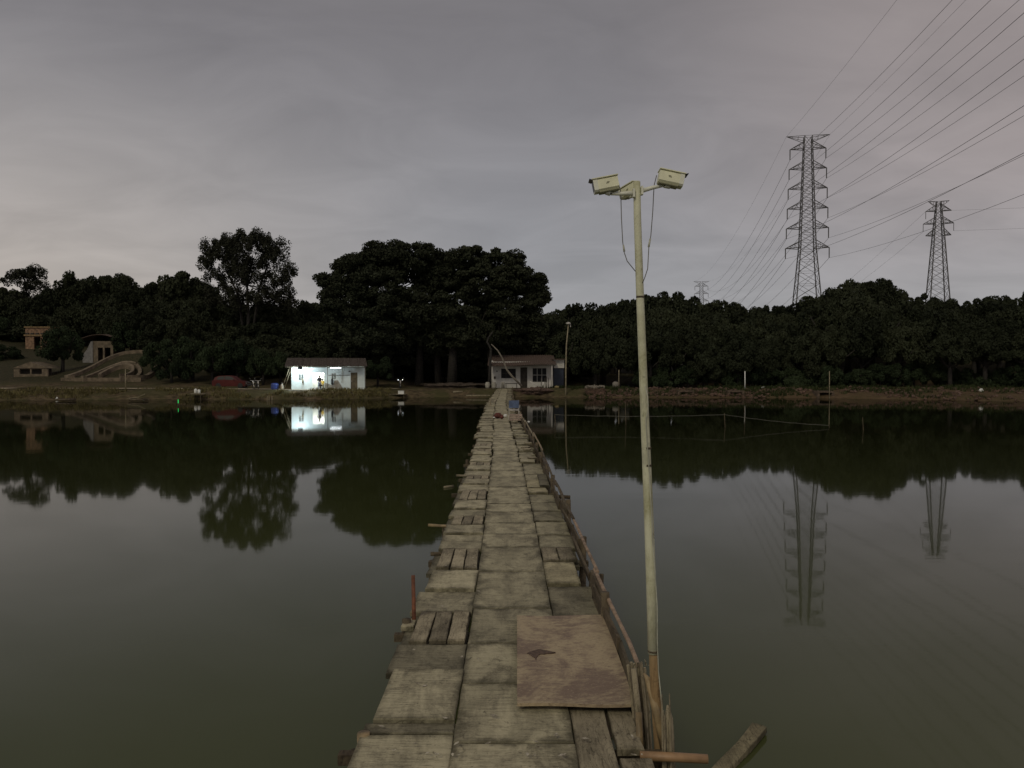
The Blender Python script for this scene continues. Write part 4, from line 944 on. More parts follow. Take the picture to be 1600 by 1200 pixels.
def person(label, loc, rz, J, top, bot, extras=()):
    T = thing('person', label, 'person', loc, None, rz)
    n = ['pelvis', 'chest', 'neck', 'head', 'crown', 'shl', 'ell', 'wrl', 'hal', 'shr', 'elr', 'wrr', 'har', 'hil', 'knl', 'anl', 'tol', 'hir', 'knr', 'anr', 'tor']
    I = {k: i for i, k in enumerate(n)}
    E = [('pelvis', 'chest'), ('chest', 'neck'), ('neck', 'head'), ('head', 'crown'), ('chest', 'shl'), ('shl', 'ell'), ('ell', 'wrl'), ('wrl', 'hal'), ('chest', 'shr'), ('shr', 'elr'), ('elr', 'wrr'), ('wrr', 'har'), ('pelvis', 'hil'), ('hil', 'knl'), ('knl', 'anl'), ('anl', 'tol'), ('pelvis', 'hir'), ('hir', 'knr'), ('knr', 'anr'), ('anr', 'tor')]
    rad = dict(pelvis=(.13, .10), chest=(.15, .10), neck=.05, head=.085, crown=.075, shl=.06, ell=.042, wrl=.03, hal=.032, shr=.06, elr=.042, wrr=.03, har=.032, hil=.085, knl=.058, anl=.04, tol=.036, hir=.085, knr=.058, anr=.04, tor=.036)
    skin('body', [J[k] for k in n], [(I[a], I[b_]) for a, b_ in E], [rad[k] for k in n], M_SKIN, T)
    def cloth(name, keys, mt, grow):
        ks = list(keys); idx = {k: i for i, k in enumerate(ks)}
        return skin(name, [J[k] for k in ks], [(idx[a], idx[b_]) for a, b_ in E if a in idx and b_ in idx], [tuple(x+grow for x in rad[k]) if hasattr(rad[k], '__len__') else (rad[k]+grow, rad[k]+grow) for k in ks], mt, T)
    cloth('shirt', ['pelvis', 'chest', 'shl', 'ell', 'shr', 'elr'], top, .022)
    cloth('trousers', ['pelvis', 'hil', 'knl', 'anl', 'hir', 'knr', 'anr'], bot, .016)
    for s_ in ('l', 'r'):
        skin('shoe', [J['an'+s_], J['to'+s_]], [(0, 1)], [.05, .045], M_SHOE, T)
    hp = Vector(J['head'])
    hb = MB().lathe([(.098, -.03), (.105, .02), (.10, .07), (.07, .11), (.02, .125)], n=12); hb.v = [(x_+hp.x, y_+hp.y+.018, z_+hp.z+.015) for x_, y_, z_ in hb.v]; hb.build('hair', M_HAIR, T, True)
    # face: nose and eyes looking along -Y
    MB().add([(hp.x-.014, hp.y-.085, hp.z-.02), (hp.x+.014, hp.y-.085, hp.z-.02), (hp.x, hp.y-.112, hp.z-.022), (hp.x, hp.y-.085, hp.z+.02)], [(0, 1, 2), (0, 2, 3), (1, 3, 2), (0, 3, 1)]).build('nose', M_SKIN, T)
    for s_ in (-1, 1): MB().box((hp.x+s_*.032, hp.y-.088, hp.z+.02), (.022, .012, .01)).build('eye', M_HAIR, T)
    return T
STAND = dict(pelvis=(0, 0, .90), chest=(0, .01, 1.24), neck=(0, 0, 1.42), head=(0, -.02, 1.54), crown=(0, -.01, 1.63), shl=(-.17, 0, 1.34), ell=(-.25, -.06, 1.08), wrl=(-.16, -.24, .96), hal=(-.13, -.30, .95), shr=(.17, 0, 1.34), elr=(.24, -.02, 1.07), wrr=(.23, -.16, .84), har=(.23, -.19, .77), hil=(-.09, 0, .84), knl=(-.12, -.05, .48), anl=(-.13, .02, .09), tol=(-.15, -.12, .04), hir=(.10, 0, .84), knr=(.16, -.02, .48), anr=(.22, .05, .09), tor=(.25, -.09, .04))
p_ = SW(sl(496, 600)[0]+.25, -1.3)
person('standing person in dark top and pale trousers before the lit doorway', (p_.x, p_.y, z0+.0), R(-25), STAND, M_DARKC, M_JEAN)
dxp = p_
lump('carrier_bag', 'dark bag held by the standing person', 'bag', (dxp.x+.15, dxp.y-.25, z0+.30), (.15, .10, .24), M_DARKC, 9)
lump('carrier_bag', 'white bag at the feet of the standing person', 'bag', (dxp.x-.34, dxp.y-.2, z0+.0), (.13, .12, .2), M_WHITE, 10)
SIT = dict(pelvis=(0, 0, .52), chest=(0, .03, .84), neck=(0, .0, 1.0), head=(0, -.03, 1.11), crown=(0, -.02, 1.2), shl=(-.17, .02, .93), ell=(-.24, -.10, .70), wrl=(-.15, -.30, .64), hal=(-.12, -.36, .64), shr=(.17, .02, .93), elr=(.24, -.10, .70), wrr=(.15, -.30, .64), har=(.12, -.36, .64), hil=(-.10, -.03, .50), knl=(-.14, -.42, .50), anl=(-.14, -.44, .09), tol=(-.15, -.58, .04), hir=(.10, -.03, .50), knr=(.14, -.42, .50), anr=(.14, -.44, .09), tor=(.15, -.58, .04))
p_ = SW(sl(502.5, 600)[0]+.1, .9)
person('seated person in yellow shirt inside the lit doorway', (p_.x, p_.y, z0+.02), 0, SIT, M_YEL, M_DOOR)
stl = thing('stool', 'low dark stool under the seated person in the doorway', 'stool', (p_.x, p_.y, z0+.01))
MB().box((0, .02, .395), (.36, .34, .04)).build('seat', M_DARKC, stl)
for sx_ in (-1, 1):
    for sy_ in (-1, 1): MB().bar((sx_*.14, .02+sy_*.13, 0), (sx_*.13, .02+sy_*.12, .38), .02).build('leg', M_DARKC, stl)
xm = at(473, 600, 86.6)
mop = thing('mop', 'grey mop and rods propped below the left shack window', 'mop', SW(sl(473, 600)[0], -.28), None, SRZ)
MB().bar((-.1, 0, 0), (0, .2, 1.25), .014).build('rod', M_STICK, mop); MB().bar((.16, 0, 0), (.02, .2, 1.3), .014).build('rod', M_STICK, mop)
MB().lathe([(.03, 1.3), (.09, 1.15), (.10, 1.0), (.04, .82)], (0, .12, 0), 10).build('mop_head', M_POST, mop, True)
xk = at(519, 600, 86.6); 
ckt = lump('hanging_coat', 'dark coat hanging under the right shack window', 'coat', SW(sl(519, 600)[0], -.16, .55), (.13, .08, .42), M_DARKC, 12)
for i_, (px, tx_) in enumerate(((441, 452), (445, 453.5))):
    post_thing('prop_pole', ['longer pole leaning on the left shack corner', 'shorter pole leaning on the left shack corner'][i_], 'pole', [at(px, 606, 86.4), at(tx_, 576+i_*4, 86.6)], .03, M_POST)
# --- car, motorbike, drum, sacks near the path
M_CARR = mat('red_car_paint', (.075, .012, .011), .55, .15, 2, spec=.2); M_CARG = mat('car_glass', (.012, .012, .014), .35, .1, 2, spec=.15); M_TYRE = mat('tyre', (.018, .018, .018), .8, .1, 6); M_RIM = mat('alloy', (.55, .52, .48), .4, .1, 6)
pc = at(362, 608, 89.5)
car = thing('parked_car', 'dark red hatchback parked by the path left of the shack', 'car', (pc.x, 89.5, ground_z(pc.x, 89.5)+.02)); CARZ = 0
body = [(-1.93, .32), (-1.98, .60), (-1.95, .86), (-1.86, .96), (-.9, 1.0), (.75, .95), (1.45, .86), (1.88, .72), (1.97, .50), (1.93, .30), (1.60, .25), (1.57, .42), (1.45, .58), (1.28, .65), (1.10, .58), (.98, .42), (.95, .25), (-.93, .25), (-.96, .42), (-1.08, .58), (-1.26, .65), (-1.44, .58), (-1.56, .42), (-1.60, .25)]
MB().prism(body, 'y', -.82, .82).build('body', M_CARR, car)
cab_ = [(-1.84, .955), (-1.68, 1.28), (-1.30, 1.45), (-.2, 1.50), (.35, 1.40), (.98, .93)]
mbc = MB(); n6 = len(cab_)
for (yv, k_) in ((-.78, 0), (-.62, 1), (.62, 1), (.78, 0)):
    pass
V = [(x_, -.80+.17*((z_-.93)/.57), z_) for x_, z_ in cab_]+[(x_, .80-.17*((z_-.93)/.57), z_) for x_, z_ in cab_]
Fc = [tuple(range(n6)), tuple(range(n6, 2*n6))]+[(i, (i+1) % n6, n6+(i+1) % n6, n6+i) for i in range(n6)]
MB().add(V, Fc).build('cabin', M_CARR, car)
for quad in ([(-1.45, 1.02), (-1.32, 1.32), (-.95, 1.40), (-.62, 1.42), (-.62, 1.02)], [(-.54, 1.02), (-.54, 1.42), (-.1, 1.42), (.28, 1.33), (.68, 1.02)]):
    for sy_ in (-1, 1):
        V = []
        for e_ in (.003, .012): V += [(x_, sy_*(.80-.17*((z_-.93)/.57)+e_), z_) for x_, z_ in quad]
        n5 = len(quad); MB().add(V, [tuple(range(n5)), tuple(range(n5, 2*n5))]+[(i, (i+1) % n5, n5+(i+1) % n5, n5+i) for i in range(n5)]).build('side_window', M_CARG, car)
for xx in (-1.26, 1.28):
    for sy_ in (-1, 1):
        wh = thing('wheel', None, None, (xx, sy_*.74, .31)); wh.parent = car
        for nm, pr, mt in (('tyre', [(.19, -.09), (.30, -.09), (.315, -.05), (.315, .05), (.30, .09), (.19, .09)], M_TYRE), ('rim', [(.02, -.075), (.195, -.085), (.195, .085), (.02, .075)], M_RIM)):
            mb = MB().lathe(pr, n=20); mb.v = [(a, c_2, b_) for a, b_, c_2 in mb.v]; mb.build(nm, mt, wh, True)
for sy_ in (-1, 1):
    MB().box((-1.955, sy_*.62, .80), (.06, .26, .16)).build('tail_light', mat('tail_red', (.35, .03, .02), .3, .1, 3), car); MB().box((1.88, sy_*.6, .66), (.12, .3, .12)).build('headlight', M_WHITE, car)
    MB().box((.55, sy_*.88, 1.0), (.12, .14, .1)).build('mirror', M_CARR, car)
MB().box((-1.97, 0, .42), (.06, 1.5, .14)).build('bumper', M_CARR, car)
def motorbike(label, loc, rz, lit=False, s=1.0):
    T = thing('motorbike', label, 'motorbike', loc, None, rz); T.scale = (s, s, s)
    for xx in (-.62, .62):
        mb = MB()
        P = [(xx+.27*math.cos(a), 0, .30+.27*math.sin(a)) for a in np.linspace(0, 2*math.pi, 17)]
        mb.tube(P, .045, 6, False).build('wheel', M_TYRE, T, True)
    MB().tube([(-.5, 0, .55), (-.1, 0, .48), (.3, 0, .62)], [.10, .15, .10], 8).build('frame', M_DARKC, T, True)
    MB().tube([(-.75, 0, .80), (-.3, 0, .78), (0, 0, .74)], [.07, .11, .08], 8).build('seat', M_BLACK, T, True)
    MB().tube([(.62, 0, .30), (.45, 0, .80), (.40, 0, 1.0)], .035, 6).build('fork', M_RIM, T)
    MB().tube([(.36, -.33, 1.02), (.42, -.1, .98), (.42, .1, .98), (.36, .33, 1.02)], .018, 6).build('handlebar', M_RIM, T)
    MB().tube([(.46, 0, .80), (.60, 0, .80)], [.09, .075], 10).build('headlamp', M_RIM, T, True)
    for sy_ in (-1, 1):
        MB().bar((.38, sy_*.3, 1.02), (.36, sy_*.36, 1.22), .008).build('mirror_stem', M_BLACK, T); MB().lathe([(.0, -.012), (.05, -.01), (.055, .0), (.0, .012)], (.36, sy_*.36, 1.25), 8).build('mirror', M_RIM, T)
        if lit: MB().lathe([(.01, -.02), (.035, 0), (.01, .02)], (.44, sy_*.27, 1.06), 8).build('glow_spot', emit('spot_glow', (.9, .97, 1), 9), T)  # small emissive spot on each side of the handlebar
    return T
p_ = at(391, 607, 87.8); motorbike('dark motorbike parked at the nose of the red car', (p_.x, 87.8, ground_z(p_.x, 87.8)), R(-30))
p_ = at(402, 607, 88.2); motorbike('second motorbike, between the first one and the blue drum', (p_.x, 88.2, ground_z(p_.x, 88.2)), R(-60))
p_ = at(625, 609, 93); motorbike('dark motorbike with two small glowing spots right of the shack', (p_.x, 93, ground_z(p_.x, 93)), R(-75), True)
M_DRUM = mat('blue_drum', (.025, .05, .22), .5, .2, 4)
p_ = at(429.5, 608, 86.8); zg = ground_z(p_.x, 86.8)
dr = thing('plastic_drum', 'large blue plastic drum left of the lit shack', 'drum', (p_.x, 86.8, zg))
MB().lathe([(.36, 0), (.42, .1), (.43, .3), (.41, .36), (.43, .42), (.42, .62), (.36, .72)], n=18).build('barrel', M_DRUM, dr, True); MB().lathe([(.30, .72), (.30, .75), (.1, .76)], n=16).build('lid', M_DRUM, dr)
p_ = at(441, 608, 86.5); gb = thing('gas_bottle', 'pale gas bottle between the blue drum and shack', 'gas bottle', (p_.x, 86.5, ground_z(p_.x, 86.5)))
MB().lathe([(.14, 0), (.17, .05), (.17, .52), (.13, .62), (.05, .66)], n=14).build('cylinder', mat('pale_enamel', (.45, .40, .32), .5, .2, 5), gb, True); MB().lathe([(.03, .66), (.03, .74), (.08, .75), (.08, .78)], n=10).build('valve', M_PALEM, gb)
# landing with white sacks at the left
p_ = at(310, 613, 83.2); zg = .75
ld = thing('landing_stage', 'small plank landing under two white sacks on the left bank', 'landing', (p_.x, 83.0, 0))
for k in range(5): MB().box((-.6+k*.3, 0, .62), (.27, 1.5, .04)).build('plank', M_PLY, ld)
for sx_ in (-1, 1):
    for sy_ in (-1, 1): MB().bar((sx_*.55, sy_*.6, -.5), (sx_*.55, sy_*.6, .6), .04).build('post', M_BARK, ld)
lump('sack', 'left one of two white sacks at the pond edge', 'sack', (p_.x-.22, 83.0, .64), (.17, .17, .30), M_WHITE, 14); lump('sack', 'right one of two white sacks at the pond edge', 'sack', (p_.x+.18, 82.9, .64), (.16, .15, .26), M_WHITE, 15)
# landing with white box right of the shack
p_ = at(622, 617, 88); l2 = thing('landing_stage', 'narrow plank landing carrying a white box right of the shack', 'landing', (p_.x, 88.2, 0))
for k in range(5): MB().box((-.72+k*.36, 0, .42), (.33, 1.3, .05)).build('plank', M_PLY, l2)
for sx_ in (-1, 1): MB().bar((sx_*.7, -.5, -.5), (sx_*.7, -.5, .4), .04).build('post', M_BARK, l2)
bx = thing('foam_box', 'white foam box on the narrow landing', 'box', (p_.x+.35, 88.0, .445)); MB().box((0, 0, .16), (.64, .40, .32)).build('box', M_WHITE, bx); MB().box((0, 0, .345), (.68, .44, .05)).build('lid', M_WHITE, bx)
# --- white house at the bridge head
HY = 95.0
M_WALLW = mat('dirty_white_wash', (.60, .575, .53), .85, .14, .8, .2, 6); M_TILE = mat('brown_tile', (.10, .066, .05), .9, .3, 3, .6, 5, stretch=(5, .8, 1)); M_NAVY = mat('dark_blue_shutter', (.018, .026, .05), .5, .2, 3); M_WOODD = mat('dark_wood', (.05, .04, .03), .8, .3, 4)
def hx(px, py, Yd=HY): p = at(px, py, Yd); return p.x, p.z
x0, z1 = hx(768, 565); x1, _ = hx(864, 565); z0 = ground_z(x0+2, HY-1)-.05
hs = thing('white_house', 'unlit whitewashed house with brown tiled porch roof at the bridge end', 'building', (x0, HY, z0)); W, H = x1-x0, z1-z0
def hl(px, py): x_, z_ = hx(px, py); return x_-x0, z_-z0
def hop(a, b_, c_2, d_): xa, zb = hl(a, d_); xb, za = hl(b_, c_2); return (xa, xb, max(.02, zb), za)
wL, dM, wR = hop(783, 806, 576, 591), hop(813, 824, 574, 607), hop(832, 854, 575, 597)
opening_wall(0, W, -.4, H, [wL, dM, wR], 0, .2).build('front_wall', M_WALLW, hs); opening_wall(0, W, -.4, H+.8, [], 5, 5.2).build('back_wall', M_WALLW, hs)
for xa in (0., W-.2): MB().prism([(.2, -.4), (5, -.4), (5, H+.7), (.2, H)], 'x', xa, xa+.2).build('side_wall', M_WALLW, hs)
def lattice(o_, nx_, nz_, mt, y_=.06):
    a, b_, c_2, e_ = o_; d_ = .05; xsn = [a, b_]; zsn = [c_2, e_]; hx_ = []; hz_ = []
    for i in range(nx_+1):
        xc = a+(b_-a)*i/nx_; hx_.append((max(a, xc-d_/2), min(b_, xc+d_/2))); xsn += list(hx_[-1])
    for i in range(nz_+1):
        zc_ = c_2+(e_-c_2)*i/nz_; hz_.append((max(c_2, zc_-d_/2), min(e_, zc_+d_/2))); zsn += list(hz_[-1])
    w_ = wall_grid(xsn, zsn, lambda x_, z_: any(p < x_ < q_ for p, q_ in hx_) or any(p < z_ < q_ for p, q_ in hz_), y_, y_+.05).build('window', mt, hs)
    MB().box2((a, y_+.06, c_2), (b_, y_+.07, e_)).build('pane', M_CARG, w_)
lattice(wL, 3, 2, M_WOODD); lattice(wR, 3, 2, M_WALLW)
MB().box2((dM[0], .12, .02), (dM[1], .16, dM[3])).build('door', M_WOODD, hs)
V, Fc = [], []; nr, ncx = 10, 60; exa, exb = hl(764, 560)[0]-.1, hl(868, 560)[0]
for j in range(nr+1):
    for i in range(ncx+1):
        u, vv = i/ncx, j/nr; sag = .10*math.sin(u*5+.5)*(1-vv)
        V.append((exa+.55*(1-vv)*0+(exb-exa)*u, -2.1+vv*7.6, H-.42+1.35*vv-sag+.035*math.cos(i*math.pi)+(.03 if j % 2 else 0)))
for j in range(nr):
    for i in range(ncx): a = j*(ncx+1)+i; Fc.append((a, a+1, a+ncx+2, a+ncx+1))
rf_ = MB().add(V, Fc).build('roof', M_TILE, hs, fix=False); sd = rf_.modifiers.new('t', 'SOLIDIFY'); sd.thickness = .05
for px in (769.5, 861): xp = hl(px, 600)[0]; MB().tube([(xp, -1.95, -.2), (xp, -1.95, H-.5)], .055, 8).build('porch_post', M_PALEM, hs, True)
MB().bar((exa+.1, -1.95, H-.52), (exb-.1, -1.95, H-.52), .06).build('porch_beam', M_WOODD, hs)
MB().box2((-.1, -2.3, -.5), (W+.1, 0, -.0)).build('porch_floor', M_CONC, hs)
xa, _ = hl(863, 600); xb, _ = hl(882, 600)
MB().box2((xa+.22, .6, hl(870, 575)[1]), (xb, 4.6, hl(870, 562)[1])).build('annex_upper_wall', M_WALLW, hs); MB().box2((xa+.22, .8, -.4), (xb-.05, 4.6, hl(870, 575)[1]-.004)).build('annex_shutter', M_NAVY, hs)
MB().box2((xa, .1, hl(870, 562)[1]+.004), (xb+.25, 5.0, hl(870, 562)[1]+.10)).build('annex_roof', M_TILE, hs)
MB().box((hl(776.5, 578)[0], -.04, hl(776, 580)[1]), (.15, .08, .15)).build('switch_box', M_BLACK, hs); MB().box((hl(773, 590)[0], -.05, hl(773, 590)[1]), (.22, .1, .3)).build('meter_box', M_WOODD, hs)
# clutter before the white house
def on_porch(px, Yd): return (at(px, 606, Yd).x, Yd, z0)
for i_, (px, lab) in enumerate(((762, 'rounded grey jar left of the house porch'), (772, 'grey jar at the left porch post'), (786, 'slim grey drum before the left house window'))):
    o = MB().lathe([(.22, 0), (.30, .2), (.32, .5), (.24, .72), (.18, .78)] if i_ < 2 else [(.20, 0), (.2, .75), (.17, .8)], n=14).build('water_jar', M_CONC, None, True, loc=(at(px, 608, 92.6).x, 92.4, ground_z(at(px, 608, 92.6).x, 92.4)-.02)); tag(o, lab, 'jar')
tb = thing('tarp_table', 'dark covered table under the left house window', 'table', on_porch(799, 93.6)); MB().box((0, 0, .62), (1.5, .7, .08)).build('cover', M_WOODD, tb)
for sx_ in (-1, 1): MB().box((sx_*.65, 0, .29), (.08, .6, .58)).build('leg', M_WOODD, tb)
hp_ = [(828, 596), (834, 600), (840, 603), (846, 603.5), (849, 600), (849, 597)]
P = [at(a, b_, 92.3) for a, b_ in hp_]; o = MB().tube([p-P[0] for p in P], .05, 7).build('hose', M_WALLW, None, True, loc=P[0]); tag(o, 'pale curved hose hanging before the right house window', 'hose')
for i_, (px, tp) in enumerate(((852, 591), (854.5, 588), (857, 590), (846, 592))):
    P = [at(px, 607, 92.4), at(px-.5, tp, 92.5)]; P[0].z = z0; post_thing('standing_stick', ['first', 'second', 'third', 'fourth'][i_ if i_ < 3 else 3]+' dark stick leaning by the right porch post', 'stick', P, .045, M_WOODD)
lump('yellow_sack', 'small yellowish sack right of the porch', 'sack', (at(870, 607, 92.4).x, 92.4, ground_z(at(870, 607, 92.4).x, 92.4)-.03), (.3, .2, .18), mat('yellow_sack', (.28, .22, .10), .9, .2, 5), 20)
lump('debris_heap', 'heap of dry reddish debris on the bank before the porch', 'heap', (at(835, 612, 91).x, 91.0, .35), (1.9, 1.2, .42), mat('dry_debris', (.12, .075, .056), .95, .4, 6, .8, 12), 22, sub=4, rough=.12)
lump('rubble_heap', 'low rubble heap between motorbike and bridge end', 'heap', (at(715, 606, 96).x, 96, ground_z(at(715, 606, 96).x, 96)-.15), (4.2, 2.2, .42), mat('rubble', (.075, .055, .04), .95, .4, 5, .8, 10), 23, sub=4, rough=.10)
post_thing('pale_log', 'pale log on the bank left of the bridge end', 'log', [at(708, 612.5, 91), at(723, 612, 91.2)], .12, M_POST)
post_thing('low_timber', 'long low timber in the water left of the bridge end', 'timber', [at(728, 618, 88.9), at(766, 618, 88.5)], .07, M_POST)
# tall lamp pole
pl = thing('lamp_pole', 'tall thin grey pole with unlit lamp head right of the white house', 'pole', (at(884, 612, 90).x, 90, .2))
bz = Vector(pl.location); MB().tube([Vector((0, 0, -1)), at(884, 580, 90)-bz, at(885, 540, 90)-bz, at(888, 507, 90)-bz], [.10, .095, .08, .06], 8).build('shaft', M_POST, pl, True)
MB().lathe([(.05, .0), (.30, .06), (.22, .22), (.05, .28)], at(888, 507, 90)-bz, 10).build('lamp_head', M_PALEM, pl, True)
MB().tube([at(888, 505, 90)-bz, at(891, 506, 90)-bz, at(891.5, 511, 90)-bz], [.08, .07, .05], 6).build('bracket', M_PALEM, pl)
# --- right bank: brick pile, rubble, culverts, stakes
M_BRICK = mat('old_brick', (.13, .08, .057), .95, .35, 4, .5, 8); M_RUB = mat('grey_rubble', (.27, .235, .19), .95, .3, 5, .5, 8)
M_CULV = mat('mossy_stone', (.12, .085, .06), .95, .35, 4, .6, 8)
bk = thing('brick_pile', 'stacked old bricks with grey rubble on top, on the right bank', 'brick pile', (at(929, 612, 90.3).x, 90.3, -.05))
r5 = random.Random(2); mb = MB(); mr = MB()
for lv in range(13):
    for i in range(9):
        if lv > 9 and r5.random() < .3: continue
        mb.box((-1.05+i*.26+(lv % 2)*.12+r5.uniform(-.02, .02), r5.uniform(-.03, .05), .05+lv*.085), (.24, .5, .075), (0, 0, r5.uniform(-.06, .06)))
mb.build('bricks', M_BRICK, bk)['kind'] = 'stuff'
for i in range(34): mr.box((r5.uniform(-1.1, 1.1), r5.uniform(-.2, .3), 1.17+r5.uniform(0, .22)), (r5.uniform(.12, .3), r5.uniform(.1, .25), r5.uniform(.1, .22)), (r5.uniform(0, 3), r5.uniform(0, 3), r5.uniform(0, 3)))
mr.build('rubble', M_RUB, bk)['kind'] = 'stuff'
mb = MB()
for i in range(1500):
    x_ = r5.uniform(9, 66); s_ = lerp_tab(x_, SHORE); wdt = lerp_tab(x_, BANKW); d_ = r5.uniform(.05, 1.0)**1.3*wdt
    if fnoise(x_*.9, d_*1.5) < -.25: continue
    k_ = r5.uniform(.08, .30); y_ = s_+d_
    mb.box((x_, y_, ground_z(x_, y_)+k_*.2), (k_*1.5, k_, k_*.75), (r5.uniform(-.5, .5), r5.uniform(-.5, .5), r5.uniform(0, 3)))
tag(mb.build('bank_rubble', M_BRICK), 'broken red brick and stones strewn along the right bank', 'rubble', kind='stuff')
for i_, px in enumerate((1072, 1150, 1290)):
    y_ = 88.0
    for _ in range(6): x_ = at(px, 615, y_).x; y_ = lerp_tab(x_, SHORE)+.45
    cv = thing('culvert', 'dark culvert opening in the right bank, '+['nearest the camera pole', 'below the whitish stake', 'below the thin right stake'][i_], 'culvert', (x_, y_, .0), 'culverts in the bank')
    wall_grid([-.95, -.7, .7, .95], [-.3, .62, .80], lambda a, b_: not (abs(a) < .7 and b_ < .62), -.1, 1.6).build('frame', M_CULV, cv)
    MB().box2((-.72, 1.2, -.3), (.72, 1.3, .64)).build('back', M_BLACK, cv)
for nm, lab, px, py0, py1, Yd, r_2, mt in (('stake', 'whitish stake on the right bank above a culvert', 1164, 610, 580, 91.2, .07, M_WHITE), ('stake', 'thin dark stake standing in water by the right bank', 1296, 625, 580, 86.6, .05, M_POST), ('stake', 'thin pale stake on the left bank before the horseshoe grave', 196, 607, 577, 86, .06, M_POST), ('stake', 'leftmost short stake in the water below the blue drum', 417.5, 630, 618, 81.5, .05, M_POST), ('stake', 'middle short stake in the water below the blue drum', 420.5, 630, 617.5, 81.6, .05, M_POST), ('stake', 'rightmost short stake in the water below the blue drum', 425, 629, 618.5, 81.8, .05, M_POST), ('stake', 'white marker post on the hillside right of the curved roof shed', 202, 526, 510, 124, .12, M_WHITE), ('stake', 'thin stake on the dark bank right of the brick pile', 967, 610, 578, 92, .06, M_POST)):
    post_thing(nm, lab, 'stake', [at(px, py0, Yd), at(px, py1, Yd)], [r_2, r_2*.85], mt)
lump('white_bag', 'small white bag on top of the right bank near the edge', 'bag', (at(1533, 608, 84).x, 84, ground_z(at(1533, 608, 84).x, 84)-.05), (.26, .2, .22), M_WHITE, 31)
lump('white_stone', 'pale stone on the bank right of the whitish stake', 'stone', (at(1193, 605, 91.5).x, 91.5, ground_z(at(1193, 605, 91.5).x, 91.5)-.05), (.32, .2, .14), M_WHITE, 32)
lump('grey_boulder', 'grey boulder right of the brick pile', 'boulder', (at(962, 601, 92.5).x, 92.5, ground_z(at(962, 601, 92.5).x, 92.5)-.1), (.42, .35, .55), M_GREYS, 33)
# net line in the water on the right
NL = [(22*0+6.0, 44.5), (12.35, 45.0), (18.5, 36.5)]
q1, q2, q3, q4 = on(1133, 668, 0), on(978, 664, 0), on(1164, 657, 0), on(868, 666, 0)
q5 = on(1296, 668, 0)
for i_, (q_, hgt) in enumerate(((q1, .80), (q2, 1.35), (q3, .9), (q5, .15), (q4, .7), (on(1349, 672, 0), .7))):
    post_thing('net_stake', 'thin net stake in the right water, '+['at the bend of the rope', 'just left of the camera pole', 'behind the rope bend', 'at the right end of the rope', 'at the rope end by the bridge', 'standing apart at far right'][i_], 'stake', [(q_.x+.06, q_.y, -.8), (q_.x, q_.y, 0), (q_.x-.05, q_.y, hgt)], [.022, .02, .015], M_BARK, 6, 'net stakes')
def rope(name, label, a, b_, sag, r=.012, n=16):
    a, b_ = Vector(a), Vector(b_); P = []
    for i in range(n+1): s_ = i/n; p = a.lerp(b_, s_); p.z -= 4*sag*s_*(1-s_)+.01*math.sin(i*2.1); P.append(p-a)
    return tag(MB().tube(P, r, 5).build(name, M_ROPE, loc=a), label, 'rope')
rope('net_rope', 'pale rope stretched over the water from bridge to the bend stake', (q4.x-.05, q4.y, .66), (q1.x-.05, q1.y, .72), .10); rope('net_rope', 'pale rope slanting down from the bend stake to the right', (q1.x-.05, q1.y, .72), (q5.x-.05, q5.y, .12), .08)
lump('float', 'small white float left of the net rope near the bridge', 'float', on(826, 659, 0)-Vector((0, 0, .04)), (.10, .07, .05), M_WHITE, 41)
# floating things on the left water
fl = thing('fishing_float', 'glowing green fishing float on the left water', 'fishing float', on(278.5, 634, 0))
MB().lathe([(.012, .22), (.022, .26), (.022, .52), (.012, .56)], n=8).build('glow_stick', emit('green_glow', (.02, .9, .18), .8), fl, True); MB().lathe([(.012, -.2), (.04, -.05), (.045, .05), (.015, .2)], n=8).build('float_body', M_BLACK, fl, True)
for i_, (px, wpx) in enumerate(((102, 26), (216, 24))):
    c_2 = on(px, 627, 0); wd = wpx*c_2.y/F
    rft = thing('raft', ['low dark raft at the left bank with a white float', 'low dark raft with a crooked stick on the left bank'][i_], 'raft', c_2)
    for k in range(6): MB().tube([(-wd/2+rnd.uniform(0, .15), -.5+k*.2, .16), (wd/2-rnd.uniform(0, .15), -.5+k*.2, .16)], .10, 7).build('log', M_BARK, rft, True)
    for sx_ in (-.3, .3): MB().box((sx_*wd, 0, .28), (.1, 1.2, .05)).build('crosspiece', M_BARK, rft)
    if i_: MB().tube([(-.9, -.4, .3), (.1, -.3, .42), (.8, -.2, .75)], .03, 6).build('stick', M_POST, rft)
lump('float', 'small white float at the left end of the dark raft', 'float', on(89, 625.5, 0)-Vector((0, 0, .02)), (.12, .12, .20), M_WHITE, 42)
